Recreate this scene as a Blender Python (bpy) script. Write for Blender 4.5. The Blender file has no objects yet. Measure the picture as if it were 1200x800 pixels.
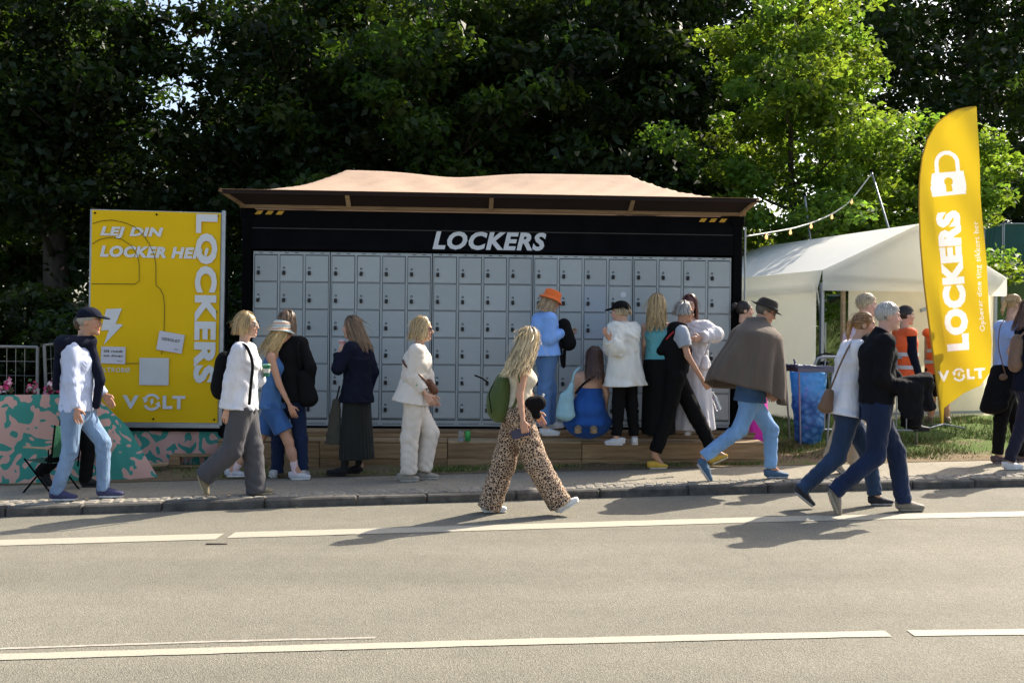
import bpy, math, random
import numpy as np
from mathutils import Vector, Matrix
random.seed(7); rng = np.random.default_rng(7)
SC = bpy.context.scene
R = math.radians
# ------------------------------------------------------------------ camera, sky, sun, exposure
F = 1167.0; CAMZ = 1.52; ROLL = 0.0097
cam = bpy.data.cameras.new('camera'); camo = bpy.data.objects.new('camera', cam)
SC.collection.objects.link(camo); SC.camera = camo
cam.sensor_width = 36; cam.lens = F*36/1200; cam.clip_end = 2000; cam.clip_start = .05
CR = np.array([math.cos(ROLL), 0, math.sin(ROLL)]); CU = np.array([-math.sin(ROLL), 0, math.cos(ROLL)])
camo.matrix_world = Matrix(((CR[0], CU[0], 0, 0), (0, 0, -1, 0), (CR[2], CU[2], 0, CAMZ), (0, 0, 0, 1)))
SUN_EL, SUN_AZ = R(41), R(41)           # azimuth counted from +X towards +Y
sdir = Vector((math.cos(SUN_EL)*math.cos(SUN_AZ), math.cos(SUN_EL)*math.sin(SUN_AZ), math.sin(SUN_EL)))
W = bpy.data.worlds.new('World'); SC.world = W; W.use_nodes = True
nt = W.node_tree; bg = nt.nodes['Background']
sky = nt.nodes.new('ShaderNodeTexSky'); sky.sky_type = 'NISHITA'; sky.sun_disc = False
sky.sun_elevation = SUN_EL; sky.sun_rotation = R(90)-SUN_AZ; sky.dust_density = 3.0; sky.ozone_density = .4
nt.links.new(sky.outputs[0], bg.inputs[0]); bg.inputs[1].default_value = 0.14
sl = bpy.data.lights.new('sun', 'SUN'); sl.energy = 4.8; sl.angle = R(.53); sl.color = (1, .91, .77)
so = bpy.data.objects.new('sun', sl); SC.collection.objects.link(so)
so.rotation_euler = sdir.to_track_quat('Z', 'Y').to_euler(); so.location = sdir*50
SC.view_settings.view_transform = 'Standard'; SC.view_settings.look = 'None'
SC.view_settings.exposure = 1.0; SC.view_settings.gamma = 1; SC.view_settings.use_curve_mapping = False
SC.render.engine = 'CYCLES'; SC.cycles.use_denoising = True; SC.cycles.max_bounces = 8
SC.cycles.transparent_max_bounces = 8

# ------------------------------------------------------------------ pixel -> world
def at(x, y, Y):
    d = np.array([0, 1., 0])+CR*((x-600)/F)+CU*((400-y)/F)
    return np.array([0, 0, CAMZ])+d*Y
def smooth(x, a, b):
    t = np.clip((x-a)/(b-a), 0, 1); return t*t*(3-2*t)
def roadz(X): return .015*np.clip(X, -12, 12)
def ground(x, y, zf):
    d = 9.0
    for _ in range(30):
        p = at(x, y, d); z = zf(p[0], p[1])
        dz = (p[2]-CAMZ)/d
        d = .5*d+.5*(z-CAMZ)/dz
    return at(x, y, d)

# ------------------------------------------------------------------ objects
def link(o): SC.collection.objects.link(o); return o
def tag(o, label=None, cat=None, group=None, kind=None):
    if label: o['label'] = label
    if cat: o['category'] = cat
    if group: o['group'] = group
    if kind: o['kind'] = kind
    return o
def empty(name, loc, rz=0):
    o = bpy.data.objects.new(name, None); link(o); o.location = loc; o.rotation_euler = (0, 0, rz)
    o.empty_display_size = .1; return o
def mesh(name, V, F_, smoothf=False, col=None):
    V = np.asarray(V, dtype=np.float32).reshape(-1, 3); me = bpy.data.meshes.new(name)
    if isinstance(F_, np.ndarray):
        n, k = F_.shape
        me.vertices.add(len(V)); me.vertices.foreach_set('co', V.ravel())
        me.loops.add(n*k); me.loops.foreach_set('vertex_index', F_.ravel().astype(np.int32))
        me.polygons.add(n); me.polygons.foreach_set('loop_start', np.arange(0, n*k, k, dtype=np.int32))
        me.update(calc_edges=True)
    else:
        me.from_pydata(V.tolist(), [], F_); me.update()
    if smoothf: me.polygons.foreach_set('use_smooth', np.ones(len(me.polygons), dtype=bool))
    if col is not None:
        c = np.asarray(col, dtype=np.float32)
        if c.shape[1] == 3: c = np.c_[c, np.ones(len(c), dtype=np.float32)]
        a = me.color_attributes.new('tint', 'FLOAT_COLOR', 'POINT'); a.data.foreach_set('color', c.ravel())
    return me
def obj(name, me, m, parent=None, loc=None):
    o = bpy.data.objects.new(name, me); link(o)
    if m is not None and len(me.materials) == 0: me.materials.append(m)
    if parent is not None: o.parent = parent
    if loc is not None: o.location = loc
    return o
class MB:
    """collects boxes, bars, tubes and polygons into one mesh"""
    def __init__(s): s.V = []; s.F = []; s.n = 0
    def add(s, V, Fc):
        s.V.append(np.asarray(V, float)); s.F += [tuple(i+s.n for i in f) for f in Fc]; s.n += len(V); return s
    def box(s, c, d, M=None, bev=0):
        x, y, z = np.array(d)/2.
        if bev <= 0:
            V = np.array([[sx*x, sy*y, sz*z] for sx in (-1, 1) for sy in (-1, 1) for sz in (-1, 1)])
            Fc = [(0, 1, 3, 2), (4, 6, 7, 5), (0, 4, 5, 1), (2, 3, 7, 6), (0, 2, 6, 4), (1, 5, 7, 3)]
        else:
            b = min(bev, x*.9, y*.9, z*.9); V = []; idx = {}
            for sx in (-1, 1):
                for sy in (-1, 1):
                    for sz in (-1, 1):
                        for ax in range(3):
                            p = [sx*(x-b), sy*(y-b), sz*(z-b)]; p[ax] = (sx*x, sy*y, sz*z)[ax]
                            idx[sx, sy, sz, ax] = len(V); V.append(p)
            Fc = []; S_ = (-1, 1)
            def q(l): Fc.append(tuple(idx[k] for k in l))
            for a in S_:
                q([(a, -1, -1, 0), (a, 1, -1, 0), (a, 1, 1, 0), (a, -1, 1, 0)][::a])
                q([(-1, a, -1, 1), (-1, a, 1, 1), (1, a, 1, 1), (1, a, -1, 1)][::a])
                q([(-1, -1, a, 2), (1, -1, a, 2), (1, 1, a, 2), (-1, 1, a, 2)][::a])
                for b2 in S_:
                    sg = a*b2
                    q([(-1, a, b2, 1), (1, a, b2, 1), (1, a, b2, 2), (-1, a, b2, 2)][::-sg])
                    q([(a, -1, b2, 0), (a, 1, b2, 0), (a, 1, b2, 2), (a, -1, b2, 2)][::sg])
                    q([(a, b2, -1, 0), (a, b2, 1, 0), (a, b2, 1, 1), (a, b2, -1, 1)][::-sg])
                    for c3 in S_:
                        q([(a, b2, c3, 0), (a, b2, c3, 1), (a, b2, c3, 2)][::a*b2*c3])
            V = np.array(V)
        if M is not None: V = V@np.array(M).T
        return s.add(V+np.array(c, float), Fc)
    def bar(s, p0, p1, w, h, up=(0, 0, 1), bev=0):
        p0 = np.array(p0, float); p1 = np.array(p1, float); L = np.linalg.norm(p1-p0); x = (p1-p0)/L
        y = np.cross(np.array(up, float), x)
        if np.linalg.norm(y) < 1e-6: y = np.cross((0, 1, 0), x)
        y /= np.linalg.norm(y); z = np.cross(x, y)
        return s.box((p0+p1)/2, (L, w, h), np.c_[x, y, z], bev)
    def tube(s, P, r, n=8, caps=True):
        P = np.array(P, float); m = len(P); r = np.broadcast_to(np.asarray(r, float), (m,))
        T = np.gradient(P, axis=0); T /= np.linalg.norm(T, axis=1)[:, None]+1e-12
        u = np.cross(T[0], (0, 0, 1.)); u = u if np.linalg.norm(u) > 1e-3 else np.cross(T[0], (0, 1., 0))
        u /= np.linalg.norm(u); V = []; a = np.arange(n)*2*np.pi/n
        for i in range(m):
            u = u-T[i]*np.dot(u, T[i]); u /= np.linalg.norm(u); v = np.cross(T[i], u)
            V.append(P[i]+r[i]*(np.cos(a)[:, None]*u+np.sin(a)[:, None]*v))
        Fc = [(i*n+j, i*n+(j+1) % n, (i+1)*n+(j+1) % n, (i+1)*n+j) for i in range(m-1) for j in range(n)]
        if caps: Fc += [tuple(range(n))[::-1], tuple(range((m-1)*n, m*n))]
        return s.add(np.vstack(V), Fc)
    def lathe(s, prof, n=14, c=(0, 0, 0)):
        a = np.arange(n)*2*np.pi/n
        V = np.vstack([np.c_[r*np.cos(a), r*np.sin(a), np.full(n, z)] for r, z in prof])+np.array(c, float)
        m = len(prof)
        Fc = [(i*n+j, i*n+(j+1) % n, (i+1)*n+(j+1) % n, (i+1)*n+j) for i in range(m-1) for j in range(n)]
        Fc += [tuple(range(n))[::-1], tuple(range((m-1)*n, m*n))]
        return s.add(V, Fc)
    def mesh(s, name, sm=False): return mesh(name, np.vstack(s.V), s.F, sm)
    def build(s, name, m, parent=None, sm=False, loc=None): return obj(name, s.mesh(name, sm), m, parent, loc)
def dup(o, parent=None):
    c = o.copy(); link(c); c.parent = parent
    for ch in list(o.children): dup(ch, c)
    return c
def extrude_poly(P, t):
    """polygon in XZ plane -> slab of thickness t along Y (front at 0, back at t)"""
    P = np.array(P, float); n = len(P)
    V = np.vstack([np.c_[P[:, 0], np.zeros(n), P[:, 1]], np.c_[P[:, 0], np.full(n, t), P[:, 1]]])
    Fc = [tuple(range(n)), tuple(range(2*n-1, n-1, -1))]+[(i, n+i, n+(i+1) % n, (i+1) % n) for i in range(n)]
    return V, Fc

# ------------------------------------------------------------------ materials
MATS = {}
def nodemat(name):
    m = bpy.data.materials.new(name); m.use_nodes = True; t = m.node_tree
    return m, t, t.nodes['Principled BSDF'], t.nodes, t.links
def setp(b, **k):
    for n, v in k.items():
        b.inputs[n.replace('_', ' ')].default_value = v
def mat(name, col, rough=.7, var=.15, scale=8., bump=0., bscale=30., metal=0., spec=.4, sheen=0., trans=0., coord='Object', bdist=.01, stretch=None, ridge=False):
    if name in MATS: return MATS[name]
    m, t, b, N, L = nodemat(name)
    setp(b, Roughness=rough, Metallic=metal); b.inputs['Specular IOR Level'].default_value = spec
    if sheen: b.inputs['Sheen Weight'].default_value = sheen; b.inputs['Sheen Roughness'].default_value = .5
    tc = N.new('ShaderNodeTexCoord'); src = tc.outputs[coord]
    if stretch:
        mp = N.new('ShaderNodeMapping'); mp.inputs['Scale'].default_value = stretch; L.new(src, mp.inputs[0]); src = mp.outputs[0]
    nz = N.new('ShaderNodeTexNoise'); nz.inputs['Scale'].default_value = scale; nz.inputs['Detail'].default_value = 6; nz.inputs['Roughness'].default_value = .6
    L.new(src, nz.inputs['Vector'])
    mx = N.new('ShaderNodeMix'); mx.data_type = 'RGBA'
    c = np.array(col[:3]); mx.inputs[6].default_value = (*np.clip(c*(1-var), 0, 1), 1); mx.inputs[7].default_value = (*np.clip(c*(1+var), 0, 1), 1)
    mr = N.new('ShaderNodeMapRange'); mr.inputs[1].default_value = .3; mr.inputs[2].default_value = .7
    L.new(nz.outputs[0], mr.inputs[0]); L.new(mr.outputs[0], mx.inputs[0]); L.new(mx.outputs[2], b.inputs['Base Color'])
    if bump:
        n2 = N.new('ShaderNodeTexNoise'); n2.inputs['Scale'].default_value = bscale; n2.inputs['Detail'].default_value = 5; L.new(src, n2.inputs['Vector'])
        bp = N.new('ShaderNodeBump'); bp.inputs['Strength'].default_value = bump; bp.inputs['Distance'].default_value = bdist
        hs_ = n2.outputs[0]
        if ridge:
            n2.inputs['Scale'].default_value = bscale*.42; n2.inputs['Detail'].default_value = 2.5; n2.inputs['Distortion'].default_value = 1.3; n2.inputs['Roughness'].default_value = .5
            s1 = N.new('ShaderNodeMath'); s1.operation = 'SUBTRACT'; s1.inputs[1].default_value = .5; L.new(hs_, s1.inputs[0]); s2 = N.new('ShaderNodeMath'); s2.operation = 'ABSOLUTE'; L.new(s1.outputs[0], s2.inputs[0])
            s3 = N.new('ShaderNodeMath'); s3.operation = 'POWER'; s3.inputs[1].default_value = .6; L.new(s2.outputs[0], s3.inputs[0]); hs_ = s3.outputs[0]
        L.new(hs_, bp.inputs['Height']); L.new(bp.outputs[0], b.inputs['Normal'])
    if trans:
        tr = N.new('ShaderNodeBsdfTranslucent'); L.new(mx.outputs[2], tr.inputs[0])
        ms = N.new('ShaderNodeMixShader'); ms.inputs[0].default_value = trans
        out = N['Material Output']; L.new(b.outputs[0], ms.inputs[1]); L.new(tr.outputs[0], ms.inputs[2]); L.new(ms.outputs[0], out.inputs[0])
    MATS[name] = m; return m
def cloth(name, col, **k):
    k.setdefault('ridge', True)
    k.setdefault('rough', .85); k.setdefault('var', .12); k.setdefault('scale', 7.); k.setdefault('bump', .32); k.setdefault('bscale', 26.); k.setdefault('stretch', (1, 1, .3))
    k.setdefault('bdist', .03); k.setdefault('spec', .2); k.setdefault('sheen', .1)
    return mat(name, col, **k)
def tintmat(name, rough=.6, spec=.35, noise=.25, nscale=60., stretch=(1, 1, 1), sss=0.):
    """colour from the point attribute 'tint'"""
    if name in MATS: return MATS[name]
    m, t, b, N, L = nodemat(name); setp(b, Roughness=rough); b.inputs['Specular IOR Level'].default_value = spec
    a = N.new('ShaderNodeVertexColor'); a.layer_name = 'tint'
    tc = N.new('ShaderNodeTexCoord'); mp = N.new('ShaderNodeMapping'); mp.inputs['Scale'].default_value = stretch; L.new(tc.outputs['Object'], mp.inputs[0])
    nz = N.new('ShaderNodeTexNoise'); nz.inputs['Scale'].default_value = nscale; nz.inputs['Detail'].default_value = 3; L.new(mp.outputs[0], nz.inputs['Vector'])
    mr = N.new('ShaderNodeMapRange'); mr.inputs[1].default_value = .3; mr.inputs[2].default_value = .7; mr.inputs[3].default_value = 1-noise; mr.inputs[4].default_value = 1+noise*.6
    L.new(nz.outputs[0], mr.inputs[0])
    vm = N.new('ShaderNodeVectorMath'); vm.operation = 'SCALE'; L.new(a.outputs[0], vm.inputs[0]); L.new(mr.outputs[0], vm.inputs['Scale'])
    L.new(vm.outputs[0], b.inputs['Base Color'])
    if sss:
        b.inputs['Subsurface Weight'].default_value = sss; b.inputs['Subsurface Radius'].default_value = (1, .35, .2); b.inputs['Subsurface Scale'].default_value = .008
    MATS[name] = m; return m
# ------------------------------------------------------------------ lettering
def text_obj(s, w, h, m, parent, pos, name='lettering', shear=0., bold=.03, rot=0., t=.003):
    """flat letters in the parent's XZ plane; pos = centre; rot turns them in that plane"""
    cu = bpy.data.curves.new('txt', 'FONT'); cu.body = s; cu.size = 1; cu.shear = shear; cu.offset = bold; cu.resolution_u = 3
    cu.space_character = 1.1
    o = bpy.data.objects.new('txt', cu); link(o); bpy.context.view_layer.update()
    dg = bpy.context.evaluated_depsgraph_get(); me0 = bpy.data.meshes.new_from_object(o.evaluated_get(dg))
    n = len(me0.vertices); V = np.empty(n*3, np.float32); me0.vertices.foreach_get('co', V); V = V.reshape(-1, 3)
    polys = [tuple(p.vertices) for p in me0.polygons]
    bpy.data.objects.remove(o); bpy.data.meshes.remove(me0); bpy.data.curves.remove(cu)
    lo = V.min(0); hi = V.max(0); sx = w/(hi[0]-lo[0]); sy = h/(hi[1]-lo[1])
    x = (V[:, 0]-(lo[0]+hi[0])/2)*sx; y = (V[:, 1]-(lo[1]+hi[1])/2)*sy
    c, s_ = math.cos(rot), math.sin(rot)
    P = np.c_[x*c-y*s_, np.zeros(n), x*s_+y*c]
    return obj(name, mesh(name, P, polys), m, parent, pos)
def poly_obj(P, m, parent, pos=(0, 0, 0), name='emblem', t=.003):
    V, Fc = extrude_poly(P, t); return obj(name, mesh(name, V, Fc), m, parent, pos)
def ring_poly(cx, cz, r0, r1, a0, a1, n=20):
    a = np.linspace(a0, a1, n)
    V = np.vstack([np.c_[cx+r1*np.cos(a), np.zeros(n), cz+r1*np.sin(a)], np.c_[cx+r0*np.cos(a), np.zeros(n), cz+r0*np.sin(a)]])
    return V, [(i, i+1, n+i+1, n+i) for i in range(n-1)]
def volt_logo(w, h, m, parent, pos, rot=0.):
    """V, a ring of two arrows round a small bolt, L and T"""
    c, s_ = math.cos(rot), math.sin(rot)
    def put(x, z): return (pos[0]+x*c-z*s_, pos[1], pos[2]+x*s_+z*c)
    text_obj('V', w*.26, h*.72, m, parent, put(-w*.37, 0), bold=.04, rot=rot)
    text_obj('LT', w*.36, h*.72, m, parent, put(w*.32, 0), bold=.04, rot=rot)
    r = h*.46; mb = MB()
    for k in range(2):
        a0 = R(25+180*k); V, Fc = ring_poly(0, 0, r*.7, r, a0, a0+R(125)); mb.add(V, Fc)
        a = a0+R(125); P = np.array([[math.cos(a)*r*.45, 0, math.sin(a)*r*.45], [math.cos(a)*r*1.22, 0, math.sin(a)*r*1.22], [math.cos(a+R(38))*r*.85, 0, math.sin(a+R(38))*r*.85]]); mb.add(P, [(0, 1, 2)])
    b = np.array([[-.05, .5], [.32, .5], [.1, .08], [.35, .08], [-.2, -.55], [-.03, -.06], [-.3, -.06]])*r*.8
    mb.add(np.c_[b[:, 0], np.zeros(7), b[:, 1]], [tuple(range(7))])
    V = np.vstack(mb.V); V = np.c_[V[:, 0]*c-V[:, 2]*s_, V[:, 1], V[:, 0]*s_+V[:, 2]*c]
    obj('emblem', mesh('emblem', V, mb.F), m, parent, put(-w*.035, 0))

# ------------------------------------------------------------------ ground
kerb_px = [(0, 606), (165, 600), (350, 593.5), (600, 587), (850, 579), (1200, 570)]
KP = np.array([ground(x, y, lambda X, Y: roadz(X)) for x, y in kerb_px])
kfit = np.polyfit(KP[:, 0], KP[:, 1], 2)
def kerb_y(X):
    X = np.asarray(X, float); Xc = np.clip(X, -7, 8); d = 2*kfit[0]*Xc+kfit[1]
    return np.polyval(kfit, Xc)+d*(X-Xc)
pav_px = [(0, 568), (250, 562), (500, 555), (700, 549), (900, 545), (1200, 538)]
PP = np.array([ground(x, y, lambda X, Y: roadz(X)+.085) for x, y in pav_px])
pfit = np.polyfit(PP[:, 0], PP[:, 1], 1)
def pav_y(X): return np.polyval(pfit, np.asarray(X, float))
def terr_z(X, Y):
    X = np.asarray(X, float); Y = np.asarray(Y, float); dy = Y-pav_y(X)
    z = roadz(X)+.09+smooth(dy, .2, 3.2)*(.05+.17*smooth(X, -1, 3))
    z = z+2.75*smooth(Y, 16.5, 27)*smooth(X-.12*(Y-16), 1.2, 8)+.9*smooth(Y, 18, 40)
    return z
def gz(X, Y):
    """height of whatever ground is at X, Y"""
    if Y < kerb_y(X): return float(roadz(X))
    if Y < pav_y(X): return float(roadz(X)+.08)
    return float(terr_z(X, Y))
def gp(x, y): return ground(x, y, lambda X, Y: gz(X, Y))

def strip_mesh(name, xs, rows):
    """rows: list of functions x -> (y, z)"""
    V = []; 
    for f in rows:
        y, z = f(xs); V.append(np.c_[xs, np.broadcast_to(y, xs.shape), np.broadcast_to(z, xs.shape)])
    n = len(xs); V = np.vstack(V); Fc = np.array([(i*n+j, i*n+j+1, (i+1)*n+j+1, (i+1)*n+j) for i in range(len(rows)-1) for j in range(n-1)])
    return mesh(name, V, Fc, True)
# asphalt -----------------------------------------------------------
def asphalt(name, base, dark, light, sc=260.):
    m, t, b, N, L = nodemat(name); setp(b, Roughness=.88); b.inputs['Specular IOR Level'].default_value = .25
    tc = N.new('ShaderNodeTexCoord')
    def noise(s, d=4, r=.6):
        n = N.new('ShaderNodeTexNoise'); n.inputs['Scale'].default_value = s; n.inputs['Detail'].default_value = d; n.inputs['Roughness'].default_value = r
        L.new(tc.outputs['Object'], n.inputs['Vector']); return n
    vo = N.new('ShaderNodeTexVoronoi'); vo.inputs['Scale'].default_value = sc*.33; L.new(tc.outputs['Object'], vo.inputs['Vector'])
    r1 = N.new('ShaderNodeValToRGB'); e = r1.color_ramp.elements
    e[0].position = .0; e[0].color = (*dark, 1); e[1].position = 1; e[1].color = (*light, 1)
    e2 = r1.color_ramp.elements.new(.5); e2.color = (*base, 1)
    sep = N.new('ShaderNodeSeparateColor'); L.new(vo.outputs['Color'], sep.inputs[0])
    n1 = noise(sc*.3, 3); ad = N.new('ShaderNodeMath'); ad.operation = 'MULTIPLY_ADD'; ad.inputs[1].default_value = .6; ad.inputs[2].default_value = .0
    L.new(sep.outputs[0], ad.inputs[0]); a2 = N.new('ShaderNodeMath'); a2.operation = 'MULTIPLY_ADD'; a2.inputs[1].default_value = .4; L.new(n1.outputs[0], a2.inputs[0]); L.new(ad.outputs[0], a2.inputs[2])
    L.new(a2.outputs[0], r1.inputs[0])
    n2 = noise(.45, 5, .55); n3 = noise(4, 5, .65)
    def mul(colsock, fac, lo, hi):
        mr = N.new('ShaderNodeMapRange'); mr.inputs[1].default_value = .3; mr.inputs[2].default_value = .7; mr.inputs[3].default_value = lo; mr.inputs[4].default_value = hi
        L.new(fac, mr.inputs[0]); v = N.new('ShaderNodeVectorMath'); v.operation = 'SCALE'; L.new(colsock, v.inputs[0]); L.new(mr.outputs[0], v.inputs['Scale']); return v.outputs[0]
    c = mul(r1.outputs[0], n2.outputs[0], .9, 1.1); c = mul(c, n3.outputs[0], .92, 1.06)
    # tyre-polished lanes: long stains along the road
    mp = N.new('ShaderNodeMapping'); mp.inputs['Scale'].default_value = (.06, 1.3, 1); L.new(tc.outputs['Object'], mp.inputs[0])
    n4 = N.new('ShaderNodeTexNoise'); n4.inputs['Scale'].default_value = 1.; n4.inputs['Detail'].default_value = 4; L.new(mp.outputs[0], n4.inputs['Vector'])
    c = mul(c, n4.outputs[0], .87, 1.08); L.new(c, b.inputs['Base Color'])
    bp = N.new('ShaderNodeBump'); bp.inputs['Strength'].default_value = .7; bp.inputs['Distance'].default_value = .006
    L.new(vo.outputs['Distance'], bp.inputs['Height']); L.new(bp.outputs[0], b.inputs['Normal'])
    return m
M_road = asphalt('asphalt', (.188, .174, .136), (.117, .108, .083), (.27, .252, .2), 420.)
M_pav = asphalt('pavement_asphalt', (.26, .232, .18), (.17, .152, .118), (.37, .335, .26), 260.)
xs = np.concatenate([np.linspace(-90, -9, 20), np.linspace(-8.5, 9, 60), np.linspace(9.5, 90, 20)])
road = tag(obj('road', strip_mesh('road', xs, [lambda x: (-60., roadz(x)), lambda x: (-10., roadz(x)), lambda x: (2., roadz(x)), lambda x: (6., roadz(x)), lambda x: (kerb_y(x)+.03, roadz(x))]), M_road), kind='structure')
KW = .13
pav = tag(obj('pavement', strip_mesh('pavement', xs, [lambda x: (kerb_y(x)+KW-.01, roadz(x)+.076), lambda x: (kerb_y(x)*.5+pav_y(x)*.5, roadz(x)+.082), lambda x: (pav_y(x), roadz(x)+.085), lambda x: (pav_y(x)+.25, roadz(x)+.06)]), M_pav), kind='structure')
# verge and hill
gx = np.concatenate([np.linspace(-150, -13, 14), np.linspace(-12, 14, 105), np.linspace(15, 150, 14)])
gt = np.concatenate([np.linspace(-.06, 4, 28), np.linspace(4.3, 22, 50), np.linspace(24, 260, 16)])
GX, GT = np.meshgrid(gx, gt); GY = pav_y(np.clip(GX, -12, 14))+GT
GZ = terr_z(GX, GY)+(.016*np.sin(GX*5.1+GY*3)+.014*np.sin(GX*2.3-GY*6.7)+.008*np.sin(GX*13+1)*np.sin(GY*17))*smooth(GT, .0, .25)
n = len(gx); Fc = np.array([(i*n+j, i*n+j+1, (i+1)*n+j+1, (i+1)*n+j) for i in range(len(gt)-1) for j in range(n-1)])
m, t, b, N, L = nodemat('verge'); setp(b, Roughness=.95); b.inputs['Specular IOR Level'].default_value = .1
tc = N.new('ShaderNodeTexCoord')
na = N.new('ShaderNodeTexNoise'); na.inputs['Scale'].default_value = 1.6; na.inputs['Detail'].default_value = 8; na.inputs['Roughness'].default_value = .68
nb = N.new('ShaderNodeTexNoise'); nb.inputs['Scale'].default_value = 45; nb.inputs['Detail'].default_value = 6
for q in (na, nb): L.new(tc.outputs['Object'], q.inputs['Vector'])
r1 = N.new('ShaderNodeValToRGB'); e = r1.color_ramp.elements; e[0].position = .3; e[0].color = (.1, .072, .042, 1); e[1].position = .75; e[1].color = (.27, .21, .13, 1)
L.new(nb.outputs[0], r1.inputs[0])
r2 = N.new('ShaderNodeValToRGB'); e = r2.color_ramp.elements; e[0].position = .3; e[0].color = (.05, .085, .018, 1); e[1].position = .75; e[1].color = (.14, .2, .05, 1)
L.new(nb.outputs[0], r2.inputs[0])
ge = N.new('ShaderNodeSeparateXYZ'); L.new(tc.outputs['Object'], ge.inputs[0])
mg = N.new('ShaderNodeMapRange'); mg.inputs[1].default_value = 12.; mg.inputs[2].default_value = 14.5; mg.inputs[3].default_value = -.12; mg.inputs[4].default_value = .35
L.new(ge.outputs[1], mg.inputs[0]); ad = N.new('ShaderNodeMath'); ad.operation = 'ADD'; L.new(na.outputs[0], ad.inputs[0]); L.new(mg.outputs[0], ad.inputs[1])
st = N.new('ShaderNodeMapRange'); st.inputs[1].default_value = .44; st.inputs[2].default_value = .56; L.new(ad.outputs[0], st.inputs[0])
mx = N.new('ShaderNodeMix'); mx.data_type = 'RGBA'; L.new(st.outputs[0], mx.inputs[0]); L.new(r1.outputs[0], mx.inputs[6]); L.new(r2.outputs[0], mx.inputs[7]); L.new(mx.outputs[2], b.inputs['Base Color'])
bp = N.new('ShaderNodeBump'); bp.inputs['Strength'].default_value = .8; bp.inputs['Distance'].default_value = .02; L.new(nb.outputs[0], bp.inputs['Height']); L.new(bp.outputs[0], b.inputs['Normal'])
M_verge = m
ter = tag(obj('ground', mesh('ground', np.c_[GX.ravel(), GY.ravel(), GZ.ravel()], Fc, True), M_verge), kind='structure')
# kerb stones ---------------------------------------------------------
M_kerb = mat('kerb_granite', (.085, .078, .068), .9, .45, 9., .6, 60.)
kerb = tag(empty('kerb', (0, float(kerb_y(0)), 0)), kind='structure')
x = -9.5; ko = np.array(kerb.location)
while x < 9.5:
    Ls = random.uniform(.62, .95); x1 = x+Ls
    p0 = np.array([x+.004, kerb_y(x)+KW/2, roadz(x)-.001]); p1 = np.array([x1-.004, kerb_y(x1)+KW/2, roadz(x1)-.001])
    j = np.array([0, random.uniform(-.006, .006), random.uniform(-.006, .005)])
    MB().bar(p0-ko+j, p1-ko+j, KW, .17, bev=.014).build('kerb_stone', M_kerb, kerb); x = x1
kr = MB()
for a, b_ in ((-90, -9.5), (x, 90)):
    kr.bar((a, kerb_y(a)+KW/2-ko[1], roadz(a)-.001), (b_, kerb_y(b_)+KW/2-ko[1], roadz(b_)-.001), KW, .17)
kr.build('kerb_run', M_kerb, kerb)
# setts behind the kerb (too small to pick apart)
M_sett = mat('sett_stone', (.25, .225, .185), .9, .3, 5., .6, 50.)
mb = MB()
for row in range(3):
    x = -8.6+row*.05
    while x < 8.8:
        l = random.uniform(.085, .125); yy = kerb_y(x)+KW+.055+row*.105+random.uniform(-.006, .006)
        mb.box((x+l/2, yy, roadz(x)+.068+random.uniform(0, .006)), (l-.014, .088, .03), bev=.011); x += l
tag(mb.build('sett_strip', M_sett, pav), kind='stuff')
# painted lines ---------------------------------------------------------
m, t, b, N, L = nodemat('line_paint'); setp(b, Roughness=.75)
tc = N.new('ShaderNodeTexCoord'); nz = N.new('ShaderNodeTexNoise'); nz.inputs['Scale'].default_value = 55; nz.inputs['Detail'].default_value = 6; L.new(tc.outputs['Object'], nz.inputs['Vector'])
r1 = N.new('ShaderNodeValToRGB'); e = r1.color_ramp.elements; e[0].position = .33; e[0].color = (.3, .275, .23, 1); e[1].position = .5; e[1].color = (.37, .338, .258, 1); L.new(nz.outputs[0], r1.inputs[0]); L.new(r1.outputs[0], b.inputs['Base Color'])
M_paint = m
M_ghost = mat('worn_line_paint', (.34, .31, .255), .85, .3, 40.)
def line(px, w, m_, lift=.004, name='lane_line'):
    P = np.array([ground(x, y, lambda X, Y: roadz(X)) for x, y in px])
    xs_ = np.linspace(P[0, 0], P[-1, 0], max(2, int(abs(P[-1, 0]-P[0, 0])/.08))); ys = np.interp(xs_, P[:, 0], P[:, 1])
    jit = rng.normal(0, .0022, (2, len(xs_)))
    V = np.vstack([np.c_[xs_, ys-w/2+jit[0], roadz(xs_)+lift], np.c_[xs_, ys+w/2+jit[1], roadz(xs_)+lift]]); k = len(xs_)
    obj(name, mesh(name, V, np.array([(i, i+1, k+i+1, k+i) for i in range(k-1)])), m_, road)
line([(-160, 641), (0, 636), (120, 632.5), (258, 628.5)], .235, M_paint)
line([(271, 627), (450, 622), (600, 617.5), (900, 608.5), (1200, 602), (1400, 598)], .235, M_paint)
line([(-200, 776), (0, 770), (300, 761), (600, 752.5), (900, 745.5), (1041, 742.6)], .1, M_paint)
line([(1067, 742), (1200, 740.5), (1400, 738)], .1, M_paint)
line([(-100, 764), (0, 760), (240, 752), (440, 747)], .03, M_ghost, .003)
# a little drain slot and litter on the road
p = ground(254, 637.5, lambda X, Y: roadz(X)); tag(MB().box((0, 0, .004), (.16, .03, .008), bev=.002).build('metal_strip', mat('rust', (.06, .045, .035), .7, .3, 20, .3, 80), loc=p), 'small dark metal strip lying by the gap in the edge line', 'strip')
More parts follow.
